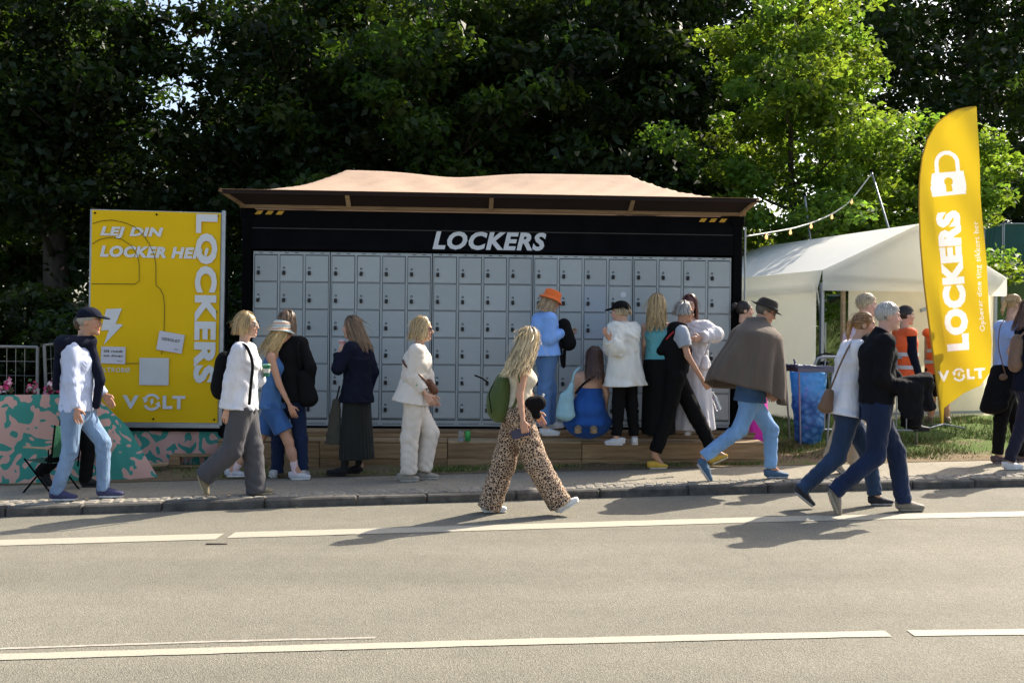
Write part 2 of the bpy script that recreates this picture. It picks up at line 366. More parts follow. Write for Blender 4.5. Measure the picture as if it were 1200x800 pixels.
# ------------------------------------------------------------------ locker container
CL = at(297, 293, 11.94); CRt = at(857, 301, 12.25)
cyaw = math.atan2(CRt[1]-CL[1], CRt[0]-CL[0])
LW = math.hypot(CRt[0]-CL[0], CRt[1]-CL[1])         # width of the row of lockers
LZ0, LZ1 = .485, 2.575
cont = empty('locker_container', (CL[0], CL[1], .46), cyaw)   # local: x right along the front, y into the box
tag(cont, 'black shipping container with a LOCKERS sign along its front fascia', 'container')
M_blk = mat('black_paint', (.004, .004, .005), .8, .3, 4., .12, 14., spec=.06)
M_dblk = mat('black_steel', (.003, .003, .0035), .8, .3, 6., .2, 20., spec=.06)
M_white = mat('sign_white', (.62, .64, .66), .6, .05, 5.)
M_yel = mat('hazard_yellow', (.55, .3, .02), .55, .15, 10.)
B = .46
def cz(z): return z-B
X0, X1 = -.135, LW+.135; DEP = 2.44; TOP = 3.07
MB().box(((X0+X1)/2, .03, cz((2.60+TOP)/2)+.0), (X1-X0-.2, .06, TOP-2.60), bev=.004).build('fascia', M_blk, cont)
MB().box(((X0+X1)/2, .0, cz(TOP-.22)), (X1-X0-.24, .02, .012)).build('fascia_trim', mat('grey_trim', (.03, .026, .022), .6, .2), cont)
for sx, xx in ((0, X0), (1, X1)):
    for yy in (0.03, DEP-.08):
        MB().box((xx+(.055 if sx == 0 else -.055), yy+.04, cz((.43+TOP)/2)), (.11, .16, TOP-.43), bev=.008).build('corner_post', M_dblk, cont)
        for zz in (.47, TOP-.04):
            MB().box((xx+(.06 if sx == 0 else -.06), yy+.04, cz(zz)), (.17, .18, .12), bev=.01).build('corner_casting', M_dblk, cont)
    mb = MB(); nn = 18
    for k in range(nn):
        y0 = .16+k*(DEP-.34)/nn; w = (DEP-.34)/nn
        mb.box((xx+(.03 if sx == 0 else -.03)+(.018 if k % 2 else 0), y0+w/2, cz(1.75)), (.02, w, 2.5))
    mb.build('side_panel', M_blk, cont)
MB().box(((X0+X1)/2, DEP-.03, cz(1.75)), (X1-X0-.24, .03, 2.5)).build('back_panel', M_blk, cont)
MB().box(((X0+X1)/2, DEP/2, cz(TOP-.06)), (X1-X0-.2, DEP-.3, .04)).build('roof_panel', M_blk, cont)
MB().box(((X0+X1)/2, DEP/2, cz(.47)), (X1-X0-.24, DEP-.2, .02)).build('floor_panel', M_dblk, cont)
MB().box(((X0+X1)/2, .0, cz(.475)), (X1-X0-.3, .03, .02)).build('bottom_rail', M_dblk, cont)
MB().tube([(X1+.03, -.02, cz(.5)), (X1+.03, -.02, cz(2.95))], .012, 6).build('conduit', mat('grey_plastic', (.25, .27, .27), .5), cont)
# hazard stripes
for x0, zc in ((.06-.05, 3.035), (LW-.46+.05, 3.03)):
    for k in range(3):
        P = [(x0+k*.125, cz(zc)-.022), (x0+k*.125+.07, cz(zc)-.022), (x0+k*.125+.105, cz(zc)+.022), (x0+k*.125+.035, cz(zc)+.022)]
        poly_obj(P, M_yel, cont, (0, -.006, 0), 'hazard_stripe', .004)
text_obj('LOCKERS', 1.38, .222, M_white, cont, ((570-297)/560*LW, -.004, cz(2.735)), shear=.22, bold=.042)
# ---- the lockers
M_lock_grey = mat('locker_grey', (.37, .4, .392), .4, .07, 3.5, .1, 4., spec=.5)
def random_tone(m, lo, hi):
    t = m.node_tree; N, L = t.nodes, t.links; b = N['Principled BSDF']; src = b.inputs['Base Color'].links[0].from_socket
    oi = N.new('ShaderNodeObjectInfo'); mr = N.new('ShaderNodeMapRange'); mr.inputs[3].default_value = lo; mr.inputs[4].default_value = hi; L.new(oi.outputs['Random'], mr.inputs[0])
    v = N.new('ShaderNodeVectorMath'); v.operation = 'SCALE'; L.new(src, v.inputs[0]); L.new(mr.outputs[0], v.inputs['Scale']); L.new(v.outputs[0], b.inputs['Base Color'])
random_tone(M_lock_grey, .92, 1.06)
M_carc = mat('locker_carcass', (.05, .055, .06), .6, .06, 2.5)
M_lockb = mat('lock_black', (.01, .01, .011), .35, .2)
M_chrome = mat('lock_chrome', (.55, .55, .55), .25, .05, metal=1.)
M_slot = mat('slot_dark', (.015, .016, .017), .7, .1)
banks = [3, 4, 4, 4, 4]; gap = .012; pitch = (LW-gap*4)/19
rowh = (LZ1-LZ0-.13)/6
dw, dh = pitch-.036, rowh-.017
door_me = MB().box((0, 0, 0), (dw, .016, dh), bev=.003).mesh('door')
lock_me = MB().box((0, -.013, 0), (.036, .028, .05), bev=.006).box((0.002, -.03, -.004), (.02, .012, .022), bev=.004).mesh('lock')
a = np.arange(12)*np.pi/6
pl = MB(); pl.tube([(.011*np.cos(q), -.0, .011*np.sin(q)) for q in np.linspace(0, 2*np.pi, 9)], .0035, 4, False); plate_me = pl.mesh('number_ring')
for me_, mm in ((door_me, M_lock_grey), (lock_me, M_lockb), (plate_me, M_slot)): me_.materials.append(mm)
tag_me = MB().box((0, -.012, 0), (.012, .004, .03)).mesh('price_tag'); tag_me.materials.append(M_white)
M_blue_door = mat('locker_blue_grey', (.34, .38, .42), .4, .05, 2.5, .06, 5., spec=.5)
door_blue = door_me.copy(); door_blue.materials.clear(); door_blue.materials.append(M_blue_door)
x = 0.; words = ['three-column grey locker cabinet at the container end by the yellow banner', 'grey locker cabinet behind the woman in the navy jacket',
  'grey locker cabinet behind the woman with the green backpack', 'grey locker cabinet in front of the kneeling woman in blue', 'grey locker cabinet at the container end by the white tent']
crot = np.array(Matrix.Rotation(cyaw, 3, 'Z'))
for bi, nc in enumerate(banks):
    w = nc*pitch; org = np.array([CL[0], CL[1], LZ0])+crot@np.array([x+w/2, 0, 0])
    cab = tag(empty('locker_cabinet', org, cyaw), words[bi], 'locker cabinet', 'locker cabinets in the container')
    H = LZ1-LZ0
    MB().box((0, .26, H/2), (w-.004, .46, H-.002)).build('carcass', M_carc, cab)
    fr = MB()
    for c in range(nc+1):
        fw = .012 if c in (0, nc) else .024
        fx = -w/2+c*pitch+(fw/2 if c == 0 else -fw/2 if c == nc else 0)
        fr.box((fx, .018, H/2), (fw, .03, H-.004))
    for r in range(7):
        zz = H-.04-r*rowh if r else H-.02
        for c in range(nc):
            fr.box((-w/2+(c+.5)*pitch, .0185, zz if r == 0 else H-.04-r*rowh), (pitch-.025, .029, .034 if r == 0 else .007))
    for c in range(nc): fr.box((-w/2+(c+.5)*pitch, .0185, .037), (pitch-.025, .029, .072))
    fr.build('front_frame', M_lock_grey, cab)
    sl_ = MB()
    for c in range(nc):
        for dx in (-.06, .06): sl_.box((-w/2+(c+.5)*pitch+dx, .002, H-.018), (.04, .006, .007))
        for k in range(9): sl_.box((-w/2+(c+.5)*pitch-.11+k*.0275, .002, .028), (.014, .006, .009))
    sl_.build('vent_slots', M_slot, cab)
    for c in range(nc):
        for r in range(6):
            blue = (bi == 3 and c == 2 and r in (1, 2)) or (bi == 1 and c == 3 and r == 4)
            d = obj('door', door_blue if blue else door_me, None, cab, (-w/2+(c+.5)*pitch+random.uniform(-.0015, .0015), .0015+random.uniform(-.001, .0015), H-.04-(r+.5)*rowh))
            d.rotation_euler = (random.uniform(-.002, .002), random.uniform(-.002, .002), random.uniform(-.006, .006)); lk = obj('lock', lock_me, None, d, (-dw/2+.045, -.008, -.055)); lk.rotation_euler = (0, random.uniform(-.15, .15), 0)
            obj('number_ring', plate_me, None, d, (-dw/2+.045, -.0095, .0+.005))
            if random.random() < .06: obj('key_tag', tag_me, None, d, (-dw/2+.047, -.03, -.02))
            if bi == 3 and c == 3 and r == 1:
                st_ = MB(); st_.lathe([(.035, 0), (.035, .003)], 20); V = st_.V[0]; V = np.c_[V[:, 0], -V[:, 2], V[:, 1]]
                s_o = obj('sticker', mesh('sticker', V, st_.F), mat('sticker_white', (.6, .62, .63), .5, .03), d, (0.04, -.0085, .06))
    x += w+gap
# ---- timber deck the container stands on
def wood(name, c1, c2, ax=0):
    m, t, b, N, L = nodemat(name); setp(b, Roughness=.8); b.inputs['Specular IOR Level'].default_value = .25
    tc = N.new('ShaderNodeTexCoord'); mp = N.new('ShaderNodeMapping'); sc = [14, 14, 14]; sc[ax] = .9; mp.inputs['Scale'].default_value = sc; L.new(tc.outputs['Object'], mp.inputs[0])
    nz = N.new('ShaderNodeTexNoise'); nz.inputs['Scale'].default_value = 2.2; nz.inputs['Detail'].default_value = 8; nz.inputs['Roughness'].default_value = .7; nz.inputs['Distortion'].default_value = .6; L.new(mp.outputs[0], nz.inputs['Vector'])
    r1 = N.new('ShaderNodeValToRGB'); e = r1.color_ramp.elements; e[0].position = .3; e[0].color = (*c1, 1); e[1].position = .7; e[1].color = (*c2, 1); L.new(nz.outputs[0], r1.inputs[0])
    oi = N.new('ShaderNodeObjectInfo'); mr = N.new('ShaderNodeMapRange'); mr.inputs[3].default_value = .72; mr.inputs[4].default_value = 1.18; L.new(oi.outputs['Random'], mr.inputs[0])
    v = N.new('ShaderNodeVectorMath'); v.operation = 'SCALE'; L.new(r1.outputs[0], v.inputs[0]); L.new(mr.outputs[0], v.inputs['Scale']); L.new(v.outputs[0], b.inputs['Base Color'])
    bp = N.new('ShaderNodeBump'); bp.inputs['Strength'].default_value = .4; bp.inputs['Distance'].default_value = .006; L.new(nz.outputs[0], bp.inputs['Height']); L.new(bp.outputs[0], b.inputs['Normal'])
    MATS[name] = m; return m
M_wood = wood('deck_timber', (.2, .12, .06), (.42, .28, .15))
M_wood_l = wood('pale_timber', (.3, .2, .11), (.52, .38, .23))
DECK_T, STEP_T = .455, .375
deck = tag(empty('timber_step', (CL[0], CL[1], 0), cyaw), 'rough timber step and beams running along under the lockers', 'timber step')
xa, xb = -.25, LW+.25
def plank(x0, x1, y0, y1, z0, z1, m_=M_wood, name='plank'):
    o = MB().box((0, 0, 0), (x1-x0-.005, y1-y0-.005, z1-z0), bev=.006).build(name, m_, deck, loc=((x0+x1)/2+random.uniform(-.002, .002), (y0+y1)/2+random.uniform(-.004, .004), (z0+z1)/2+random.uniform(-.002, .002)))
    o.rotation_euler = (0, random.uniform(-.002, .002), random.uniform(-.001, .001)); return o
for (a, b_) in ((xa, 1.4), (1.4, 2.62), (2.62, 4.3), (4.3, xb)):
    plank(a, b_, -.28, -.235, STEP_T+.003, DECK_T-.03, name='riser_board')
    for k in range(4): plank(a, b_, -.28+k*.13, -.28+(k+1)*.13, DECK_T-.028, DECK_T)
for (a, b_) in ((xa, .9), (.9, 2.35), (2.35, 3.9), (3.9, xb)):
    plank(a, b_, -.66, -.615, .17, STEP_T-.03, name='fascia_board'); plank(a, b_, -.66, -.615, -.02, .168, name='fascia_board')
    for k in range(3): plank(a, b_, -.66+k*.14, -.66+(k+1)*.14, STEP_T-.028, STEP_T, M_wood_l if a > 2 else M_wood)
for k in range(7):
    MB().box((0, 0, 0), (.12, 2.2, .3), bev=.006).build('bearer', M_wood, deck, loc=(.2+k*.9, .9, .27))
# ---- canopy of tan tarpaulin on timber over the container
M_tarp = mat('tan_tarpaulin', (.43, .3, .21), .8, .05, 3., .2, 6., trans=.1, bdist=.04)
can = tag(empty('roof_canopy', (CL[0], CL[1], TOP), cyaw), 'tan tarpaulin hip roof on a timber frame above the container', 'canopy')
OZ = .19; ox0, ox1, oy0, oy1 = X0-.2, X1+.1, -.36, DEP+.3
RX0, RX1, RY, RZ = (at(405, 200, 13.2)-CL)@crot[:, 0], (at(740, 205, 13.3)-CL)@crot[:, 0], 1.25, .71
def tz(u, v):
    """tarp height over canopy-local x, y"""
    dx = np.where(u < RX0, (RX0-u)/(RX0-ox0-.55), np.where(u > RX1, (u-RX1)/(ox1-.5-RX1), 0)); dy = np.abs(v-RY)/np.where(v < RY, RY-oy0, oy1-RY)
    d = np.clip(np.maximum(dx, dy), 0, 1)
    z = OZ+(RZ-OZ)*(1-d)
    mid = np.clip((u-RX0)/(RX1-RX0), 0, 1)
    z = z-.07*np.exp(-((mid-.38)/.16)**2)*(1-d)-.05*np.sin(np.pi*d)+.012*np.sin(u*9+v*2)*np.sin(np.pi*d)*np.exp(-((mid-.3)/.3)**2)+.006*np.sin(u*17-v*9)*np.sin(np.pi*d)
    return z
us = np.linspace(ox0, ox1, 90); vs = np.linspace(oy0, oy1, 44); U, Vv = np.meshgrid(us, vs); Z = tz(U, Vv)
nu = len(us); Fq = [(i*nu+j, i*nu+j+1, (i+1)*nu+j+1, (i+1)*nu+j) for i in range(len(vs)-1) for j in range(nu-1)]
top = np.c_[U.ravel(), Vv.ravel(), Z.ravel()]
obj('tarpaulin', mesh('tarpaulin', top, np.array(Fq), True), M_tarp, can)
# soffit sheet wrapped back under to the top rail of the container
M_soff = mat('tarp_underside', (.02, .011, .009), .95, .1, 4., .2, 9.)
lo_ = [(ox0, oy0, OZ-.006), (ox1, oy0, OZ-.006), (ox1, oy1, OZ-.006), (ox0, oy1, OZ-.006)]; li_ = [(X0+.03, -.02, .03), (X1-.03, -.02, .03), (X1-.03, DEP, .03), (X0+.03, DEP, .03)]
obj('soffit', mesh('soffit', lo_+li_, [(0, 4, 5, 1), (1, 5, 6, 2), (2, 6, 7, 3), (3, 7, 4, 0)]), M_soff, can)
MB().bar((X0-.02, -.05, .032), (X1+.02, -.05, .032), .05, .04, bev=.004).build('front_rail', M_wood, can)
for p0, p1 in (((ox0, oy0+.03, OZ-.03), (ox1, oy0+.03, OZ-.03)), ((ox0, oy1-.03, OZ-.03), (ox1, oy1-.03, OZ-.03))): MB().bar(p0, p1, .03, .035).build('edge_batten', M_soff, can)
for u in ((407-297)/560*LW, (571-297)/560*LW, (734-297)/560*LW):
    MB().bar((u, -.085, .045), (u, oy0+.06, OZ-.03), .05, .03).build('strut', M_wood_l, can)
MB().bar((ox0+.01, oy0+.01, OZ-.01), (X0+.05, -.06, .02), .04, .04, bev=.005).build('corner_arm', M_wood, can)
MB().bar((ox1-.01, oy0+.01, OZ-.01), (X1-.05, -.06, .02), .04, .04, bev=.005).build('corner_arm', M_wood, can)

# ------------------------------------------------------------------ yellow banner frame left of the container
bd = 11.35; Bp0 = at(108, 246, bd+.0); Bp1 = at(259, 250, bd+.12); Bb = at(107, 494, bd)
byaw = math.atan2(Bp1[1]-Bp0[1], Bp1[0]-Bp0[0]); BW = math.hypot(Bp1[0]-Bp0[0], Bp1[1]-Bp0[1]); BH = Bp0[2]-Bb[2]
btilt = math.atan2(Bp0[2]-Bp1[2], BW)
ban = tag(empty('banner_frame', (Bp0[0], Bp0[1], gz(Bp0[0], Bp0[1])), byaw), 'tall yellow banner in a metal frame beside the container', 'banner')
zb = Bp0[2]-ban.location[2]
M_bany = mat('banner_yellow', (.8, .5, .008), .65, .04, 1.4, .12, 2.5, spec=.12)
M_banw = mat('banner_print', (.68, .68, .66), .65, .04, 6.)
M_alu = mat('aluminium', (.34, .36, .38), .35, .1, 12., metal=.6)
M_ink = mat('ink_line', (.04, .035, .01), .6)
pan = empty('banner_panel', (0, 0, 0)); pan.parent = ban; pan.location = (0, 0, zb); pan.rotation_euler = (0, btilt, 0)
# sheet with small waves
us = np.linspace(0, BW, 30); vs = np.linspace(-BH, 0, 40); U, Vv = np.meshgrid(us, vs)
wv = .004*np.sin(U*7+Vv*2)+.003*np.sin(Vv*9-U*3); nu = len(us)
pan_o = obj('sheet', mesh('sheet', np.c_[U.ravel(), wv.ravel(), Vv.ravel()], np.array([(i*nu+j, i*nu+j+1, (i+1)*nu+j+1, (i+1)*nu+j) for i in range(len(vs)-1) for j in range(nu-1)]), True), M_bany, pan)
MB().box((BW/2, .03, -BH/2-.02), (BW+.05, .03, BH+.06)).build('backing', M_alu, pan)
MB().box((BW/2-.0, .0, -BH-.035), (BW+.06, .05, .05), bev=.004).build('bottom_rail', M_alu, pan)
MB().box((BW+.035, .0, -BH/2), (.04, .05, BH+.06), bev=.004).build('side_rail', M_alu, pan)
MB().bar((-.05, .03, -BH-.085), (BW+.45, .03, -BH-.085), .05, .035).build('support_bar', M_dblk, pan)
for px_ in (.05, BW*.73, BW*.77, BW+.06):
    MB().tube([(px_, .07, -zb-.02), (px_, .07, -BH*.2 if px_ < BW*.5 or px_ > BW else -BH-.06)], .018, 8).build('post', M_alu if .3 < px_ < BW else M_dblk, ban, loc=(0, 0, zb))
for a in (0, .5, 1):
    for z_ in (-.035, -BH+.04):
        MB().lathe([(.008, 0), (.012, .002), (.012, .004), (.004, .005)], 10).build('eyelet', M_dblk, pan, loc=(.035+a*(BW-.07), -.009, z_)).rotation_euler = (R(90), 0, 0)
MB().lathe([(.008, 0), (.012, .002), (.012, .004), (.004, .005)], 10).build('eyelet', M_dblk, pan, loc=(BW-.035, -.009, -BH*.47)).rotation_euler = (R(90), 0, 0)
def bu(x, y):   # pixel -> banner local (crop coordinates 2.857 px per photo px, origin 100,230)
    X, Y = 100+x/2.857, 230+y/2.857
    return ((X-108)/151*BW, -(Y-246-(X-108)/151*4)/248*BH)
def btext(s, x0, x1, y0, y1, **k):
    a = bu(x0, (y0+y1)/2); c = bu(x1, (y0+y1)/2); e1 = bu(x0, y0); e2 = bu(x0, y1)
    rot = k.get('rot', 0); w, h = c[0]-a[0], e1[1]-e2[1]
    if abs(rot) > .5: w, h = h, w
    return text_obj(s, w, h, k.pop('m', M_banw), pan, ((a[0]+c[0])/2, k.pop('y', -.012), (e1[1]+e2[1])/2), **k)
btext('LEJ DIN', 52, 262, 101, 140, shear=.2, bold=.05)
btext('LOCKER HER!', 52, 415, 164, 203, shear=.2, bold=.05)
btext('LOCKERS', 371, 445, 60, 630, rot=-math.pi/2, bold=.05, y=-.016)
btext('ELTROBØ', 60, 158, 573, 588, bold=.0)
P = [bu(*q) for q in ((76, 378), (128, 376), (108, 428), (133, 430), (70, 497), (86, 448), (60, 450))]; poly_obj(P, M_banw, pan, (0, -.014, 0), 'bolt_emblem', .002)
volt_logo((345-135)/2.857/151*BW, 62/2.857/248*BH, M_banw, pan, (bu(240, 692)[0], -.012, bu(240, 692)[1]))
def bline(pts):
    P = np.array([bu(*q) for q in pts]); k = np.arange(len(P)); kk = np.linspace(0, len(P)-1, len(P)*4)
    MB().tube(np.c_[np.interp(kk, k, P[:, 0]), np.full(len(kk), -.011), np.interp(kk, k, P[:, 1])], .0035, 5).build('outline', M_ink, pan)
bline([(26, 92), (55, 83), (90, 80), (130, 88), (165, 103), (195, 130), (215, 160), (232, 195), (239, 230), (240, 300), (255, 312), (266, 335), (270, 370), (270, 450), (266, 515), (262, 530)])
bline([(26, 160), (50, 145), (90, 137), (125, 145), (155, 165), (175, 195), (183, 225), (184, 295), (26, 293)])
bline([(140, 561), (190, 561)])
M_paper = mat('paper', (.62, .6, .62), .7, .04, 4.)
def notice(x0, x1, y0, y1, rot, lines, small=None):
    a = bu(x0, y0); b_ = bu(x1, y1); c = ((a[0]+b_[0])/2, (a[1]+b_[1])/2); w, h = b_[0]-a[0], a[1]-b_[1]
    o = MB().box((0, 0, 0), (w, .004, h)).build('notice_sheet', M_paper, pan, loc=(c[0], -.02, c[1])); o.rotation_euler = (0, rot, 0)
    for k, s in enumerate(lines): text_obj(s, w*.72 if len(lines) == 1 else w*.78, h*.15, M_ink, o, (0, -.004, h*(.12 if len(lines) == 1 else .24-.27*k)), shear=.1, bold=.03)
    text_obj('VOLT', w*.22, h*.07, M_ink, o, (w*.28, -.004, -h*.33), bold=.01)
notice(250, 336, 458, 524, R(9), ['UDSOLGT']); notice(62, 143, 503, 562, R(1), ['Gå rundt', 'om døren'])
a = bu(190, 542); b_ = bu(288, 636); MB().box((0, 0, 0), (b_[0]-a[0], .003, a[1]-b_[1])).build('blank_sticker', mat('sticker_pale', (.58, .58, .56), .6, .05, 4.), pan, loc=((a[0]+b_[0])/2, -.014, (a[1]+b_[1])/2))

# ------------------------------------------------------------------ marquee tent
M_pvc = mat('tent_pvc', (.95, .95, .92), .45, .02, 2., .15, 3., trans=.38, bdist=.02)
M_wall = mat('tent_wall_pvc', (.95, .94, .88), .5, .02, 2., .15, 3., trans=.75, bdist=.02)
M_lin = mat('tent_lining', (.93, .85, .66), .6, .05, 2., .15, 3., trans=.6, bdist=.02)
TA = at(965, 317, 14.6); TB = at(1168, 325, 15.8)
tyaw = math.atan2(TB[1]-TA[1], TB[0]-TA[0]); TW = math.hypot(TB[0]-TA[0], TB[1]-TA[1])
tz0 = .36; EV = TA[2]-tz0; RG = EV+.76; TD = 4.2
tent = tag(empty('marquee_tent', (TA[0], TA[1], tz0), tyaw), 'white canvas marquee tent with a peaked roof beside the container', 'tent')
def sheet(name, corners, m_, n=(10, 10), sag=0., wav=0., par=None, seed=0):
    c = np.array(corners, float); s = np.linspace(0, 1, n[0]); t_ = np.linspace(0, 1, n[1]); S, T = np.meshgrid(s, t_); S = S.ravel()[:, None]; T = T.ravel()[:, None]
    P = (1-S)*(1-T)*c[0]+S*(1-T)*c[1]+S*T*c[2]+(1-S)*T*c[3]
    nr = np.cross(c[1]-c[0], c[3]-c[0]); nr /= np.linalg.norm(nr)
    P = P+nr*(sag*np.sin(np.pi*S)*np.sin(np.pi*T)+wav*np.sin(S*23+seed+3*np.sin(T*4))*np.sin(np.pi*np.clip(S*1., 0, 1))*(.4+.6*T))
    k = n[0]; return obj(name, mesh(name, P, np.array([(i*k+j, i*k+j+1, (i+1)*k+j+1, (i+1)*k+j) for i in range(n[1]-1) for j in range(k-1)]), True), m_, par)
h = TW/2; OV = .1
sheet('roof_slope', [(-OV, -OV, EV), (h, -OV, RG), (h, TD, RG), (-OV, TD, EV)], M_pvc, (14, 24), .05, .0, tent)
sheet('roof_slope', [(h, -OV, RG), (TW+OV, -OV, EV), (TW+OV, TD, EV), (h, TD, RG)], M_pvc, (14, 24), .05, .0, tent)
sheet('side_valance', [(-OV, -OV, EV), (-OV, TD, EV), (-OV-.02, TD, EV-.33), (-OV-.02, -OV+.1, EV-.33)], M_wall, (24, 6), 0, .008, tent)
V = [(-OV, -OV-.004, EV), (h, -OV-.004, RG), (TW+OV, -OV-.004, EV), (TW+OV, -OV-.01, EV-.3), (h, -OV-.012, EV-.27), (-OV, -OV-.01, EV-.3)]
obj('gable_valance', mesh('gable_valance', V, [(0, 5, 4, 1), (1, 4, 3, 2)]), M_wall, tent)
sheet('side_wall', [(-.03, .12, EV-.2), (-.03, TD, EV-.2), (-.03, TD, 0), (-.03, .12, 0)], M_wall, (40, 14), .02, .012, tent)
sheet('side_wall', [(TW+.03, .12, EV-.2), (TW+.03, 1.2, EV-.2), (TW+.03, 1.2, 0), (TW+.03, .12, 0)], M_wall, (26, 14), .02, .012, tent, 2)
# front: a gap by the corner pole, then the cream front wall
sheet('front_wall', [(.48, .03, EV-.2), (TW, .03, EV-.2), (TW, .03, 0.02), (.48, .03, 0.02)], M_lin, (40, 14), .02, .014, tent, 1)
for px_, py_ in ((.0, .03), (.4, .05), (TW, .03), (0, TD-.02), (TW, TD-.02)):
    MB().box((px_, py_, EV/2-.1), (.055, .055, EV-.15), bev=.006).build('pole', M_alu if px_ != .4 else M_wood_l, tent)
for p0, p1 in (((0, .0, EV-.04), (h, .0, RG-.05)), ((h, .0, RG-.05), (TW, .0, EV-.04)), ((0, 0, EV-.06), (TW, 0, EV-.06)), ((h+.15, .0, EV-.55), (TW-.05, .0, EV-.1))): MB().bar(p0, p1, .035, .05).build('rafter', M_alu, tent)
MB().box((TW/2+.3, -.06, .13), (TW-.7, .03, .04)).build('ground_bar', M_alu, tent)

# ------------------------------------------------------------------ feather flag
fz = gp(1105, 500); print('FLAG', fz); FD = fz[1]
M_flag = mat('flag_yellow', (.72, .5, .02), .6, .04, 1.2, .1, 3., trans=.45)
M_flw = mat('flag_print', (.72, .7, .68), .6, .04, 3., trans=.3)
flag = tag(empty('feather_flag', fz), 'tall yellow feather flag with a padlock and LOCKERS printed on it', 'flag')
def fl(x, y): p = at(x, y, FD)-fz; return (p[0], p[2])
left = [(1104, 498), (1100, 462), (1094.5, 420), (1088.5, 375), (1083, 330), (1079, 285), (1077.5, 240), (1078, 210), (1081, 185), (1087, 164), (1097, 146), (1110, 134), (1126, 127), (1144, 125)]
right = [(1105.5, 497), (1107.5, 478), (1130, 461), (1150, 452), (1159.5, 436), (1160.5, 400), (1158.5, 370), (1156, 335), (1153, 300), (1150, 262), (1147.5, 225), (1146, 190), (1145, 160), (1144.5, 127)]
def resample(P, n):
    P = np.array(P, float); d = np.r_[0, np.cumsum(np.linalg.norm(np.diff(P, axis=0), axis=1))]; s = np.linspace(0, d[-1], n); return np.c_[np.interp(s, d, P[:, 0]), np.interp(s, d, P[:, 1])]
nl, nw_ = 430, 110; A = resample([fl(*q) for q in left], nl); Bq = resample([fl(*q) for q in right], nl)
V = []
def fwave(x, z): return .05*math.sin(x*4.2+z*.9)*(.4+.6*min(1, max(0, (x+.5)/1.)))+.015*math.sin(z*5+x*9)
for i in range(nl):
    for j in range(nw_):
        s = j/(nw_-1); p = A[i]*(1-s)+Bq[i]*s; V.append((p[0], fwave(*p)*min(1, s*4), p[1]))
SV = np.array(V); ii, jj = np.meshgrid(np.arange(nl-1), np.arange(nw_-1), indexing='ij'); k_ = (ii*nw_+jj).ravel(); SF = np.stack([k_, k_+1, k_+nw_+1, k_+nw_], 1)
Pq = resample([fl(*q) for q in left], 40)
MB().tube(np.c_[Pq[:, 0]-.005, np.full(40, -.0), Pq[:, 1]], np.linspace(.016, .007, 40), 6).build('pole', mat('flag_sleeve', (.6, .33, .02), .6, .1), flag)
MB().tube([(0, 0, -.1), (0.0, 0, .05)], .012, 8).tube([(-.28, -.2, .0), (0, 0, .04), (.25, .2, .0)], .012, 6).tube([(-.2, .25, .0), (0, 0, .04), (.22, -.22, .0)], .012, 6).build('base', M_alu, flag)
def drape(o, off=-.012):
    for v in o.data.vertices:
        x = v.co.x+o.location.x; z = v.co.z+o.location.z; v.co.y = fwave(x, z)+off
def ft(s, x, y, w, h, rot, m_=M_flw, bold=.03):
    p = fl(x, y); k = FD/F; o = text_obj(s, w*k, h*k, m_, flag, (p[0], 0, p[1]), rot=rot, bold=bold); drape(o); return o
tl = R(90)+math.atan2(14, 150)
ft('LOCKERS', 1117.5, 329, 164, 26, tl, bold=.065)
ft('Opbevar dine ting sikkert her', 1146.5, 324, 128, 7.5, R(90)+math.atan2(10, 120), bold=.0)
# padlock
kx = FD/F; c0 = fl(1111, 214); tlt = math.atan2(9, 100)
def padpoly(P, name):
    P = np.array(P, float)*kx; c, s_ = math.cos(tlt), math.sin(tlt); return np.c_[P[:, 0]*c-P[:, 1]*s_, P[:, 0]*s_+P[:, 1]*c]
body = [(-18, 12), (-20, -6), (-18.5, -15), (18.5, -15), (20, -6), (18, 12)]
hole = [(5*math.cos(a)+0, 1+5*math.sin(a)) for a in np.linspace(-.9, math.pi+.9, 14)]+[(-4, -11), (4, -11)]
P2 = padpoly(body, ''); V, Fc = extrude_poly(P2, .002); o = obj('padlock_emblem', mesh('padlock_emblem', V, Fc), M_flw, flag, (c0[0], 0, c0[1])); drape(o, -.013)
H2 = padpoly(hole, ''); V = np.c_[H2[:, 0], np.zeros(len(H2)), H2[:, 1]]; o = obj('keyhole', mesh('keyhole', V, [tuple(range(len(H2)))]), M_flag, flag, (c0[0], 0, c0[1])); drape(o, -.018)
sh_ = []
a = np.linspace(0, math.pi, 16)
path = [(12.0, 10)]+[(12*math.cos(q), 22+13*math.sin(q)) for q in a]+[(-12., 10)]
mbx = MB(); mbx.tube(np.c_[padpoly(path, '')[:, 0], np.zeros(18), padpoly(path, '')[:, 1]], 2.6*kx, 6); V = np.vstack(mbx.V); V[:, 1] *= .1
o = obj('shackle', mesh('shackle', V, mbx.F), M_flw, flag, (c0[0], 0, c0[1])); drape(o, -.013)
p = fl(1127, 439); k0 = len(flag.children); volt_logo(56*kx, 17*kx, M_flw, flag, (p[0], 0, p[1]), R(5))
for o in flag.children:
    if o.name.startswith('emblem') or (o.name.startswith('lettering') and o.location.z < fl(1100, 425)[1]): drape(o)

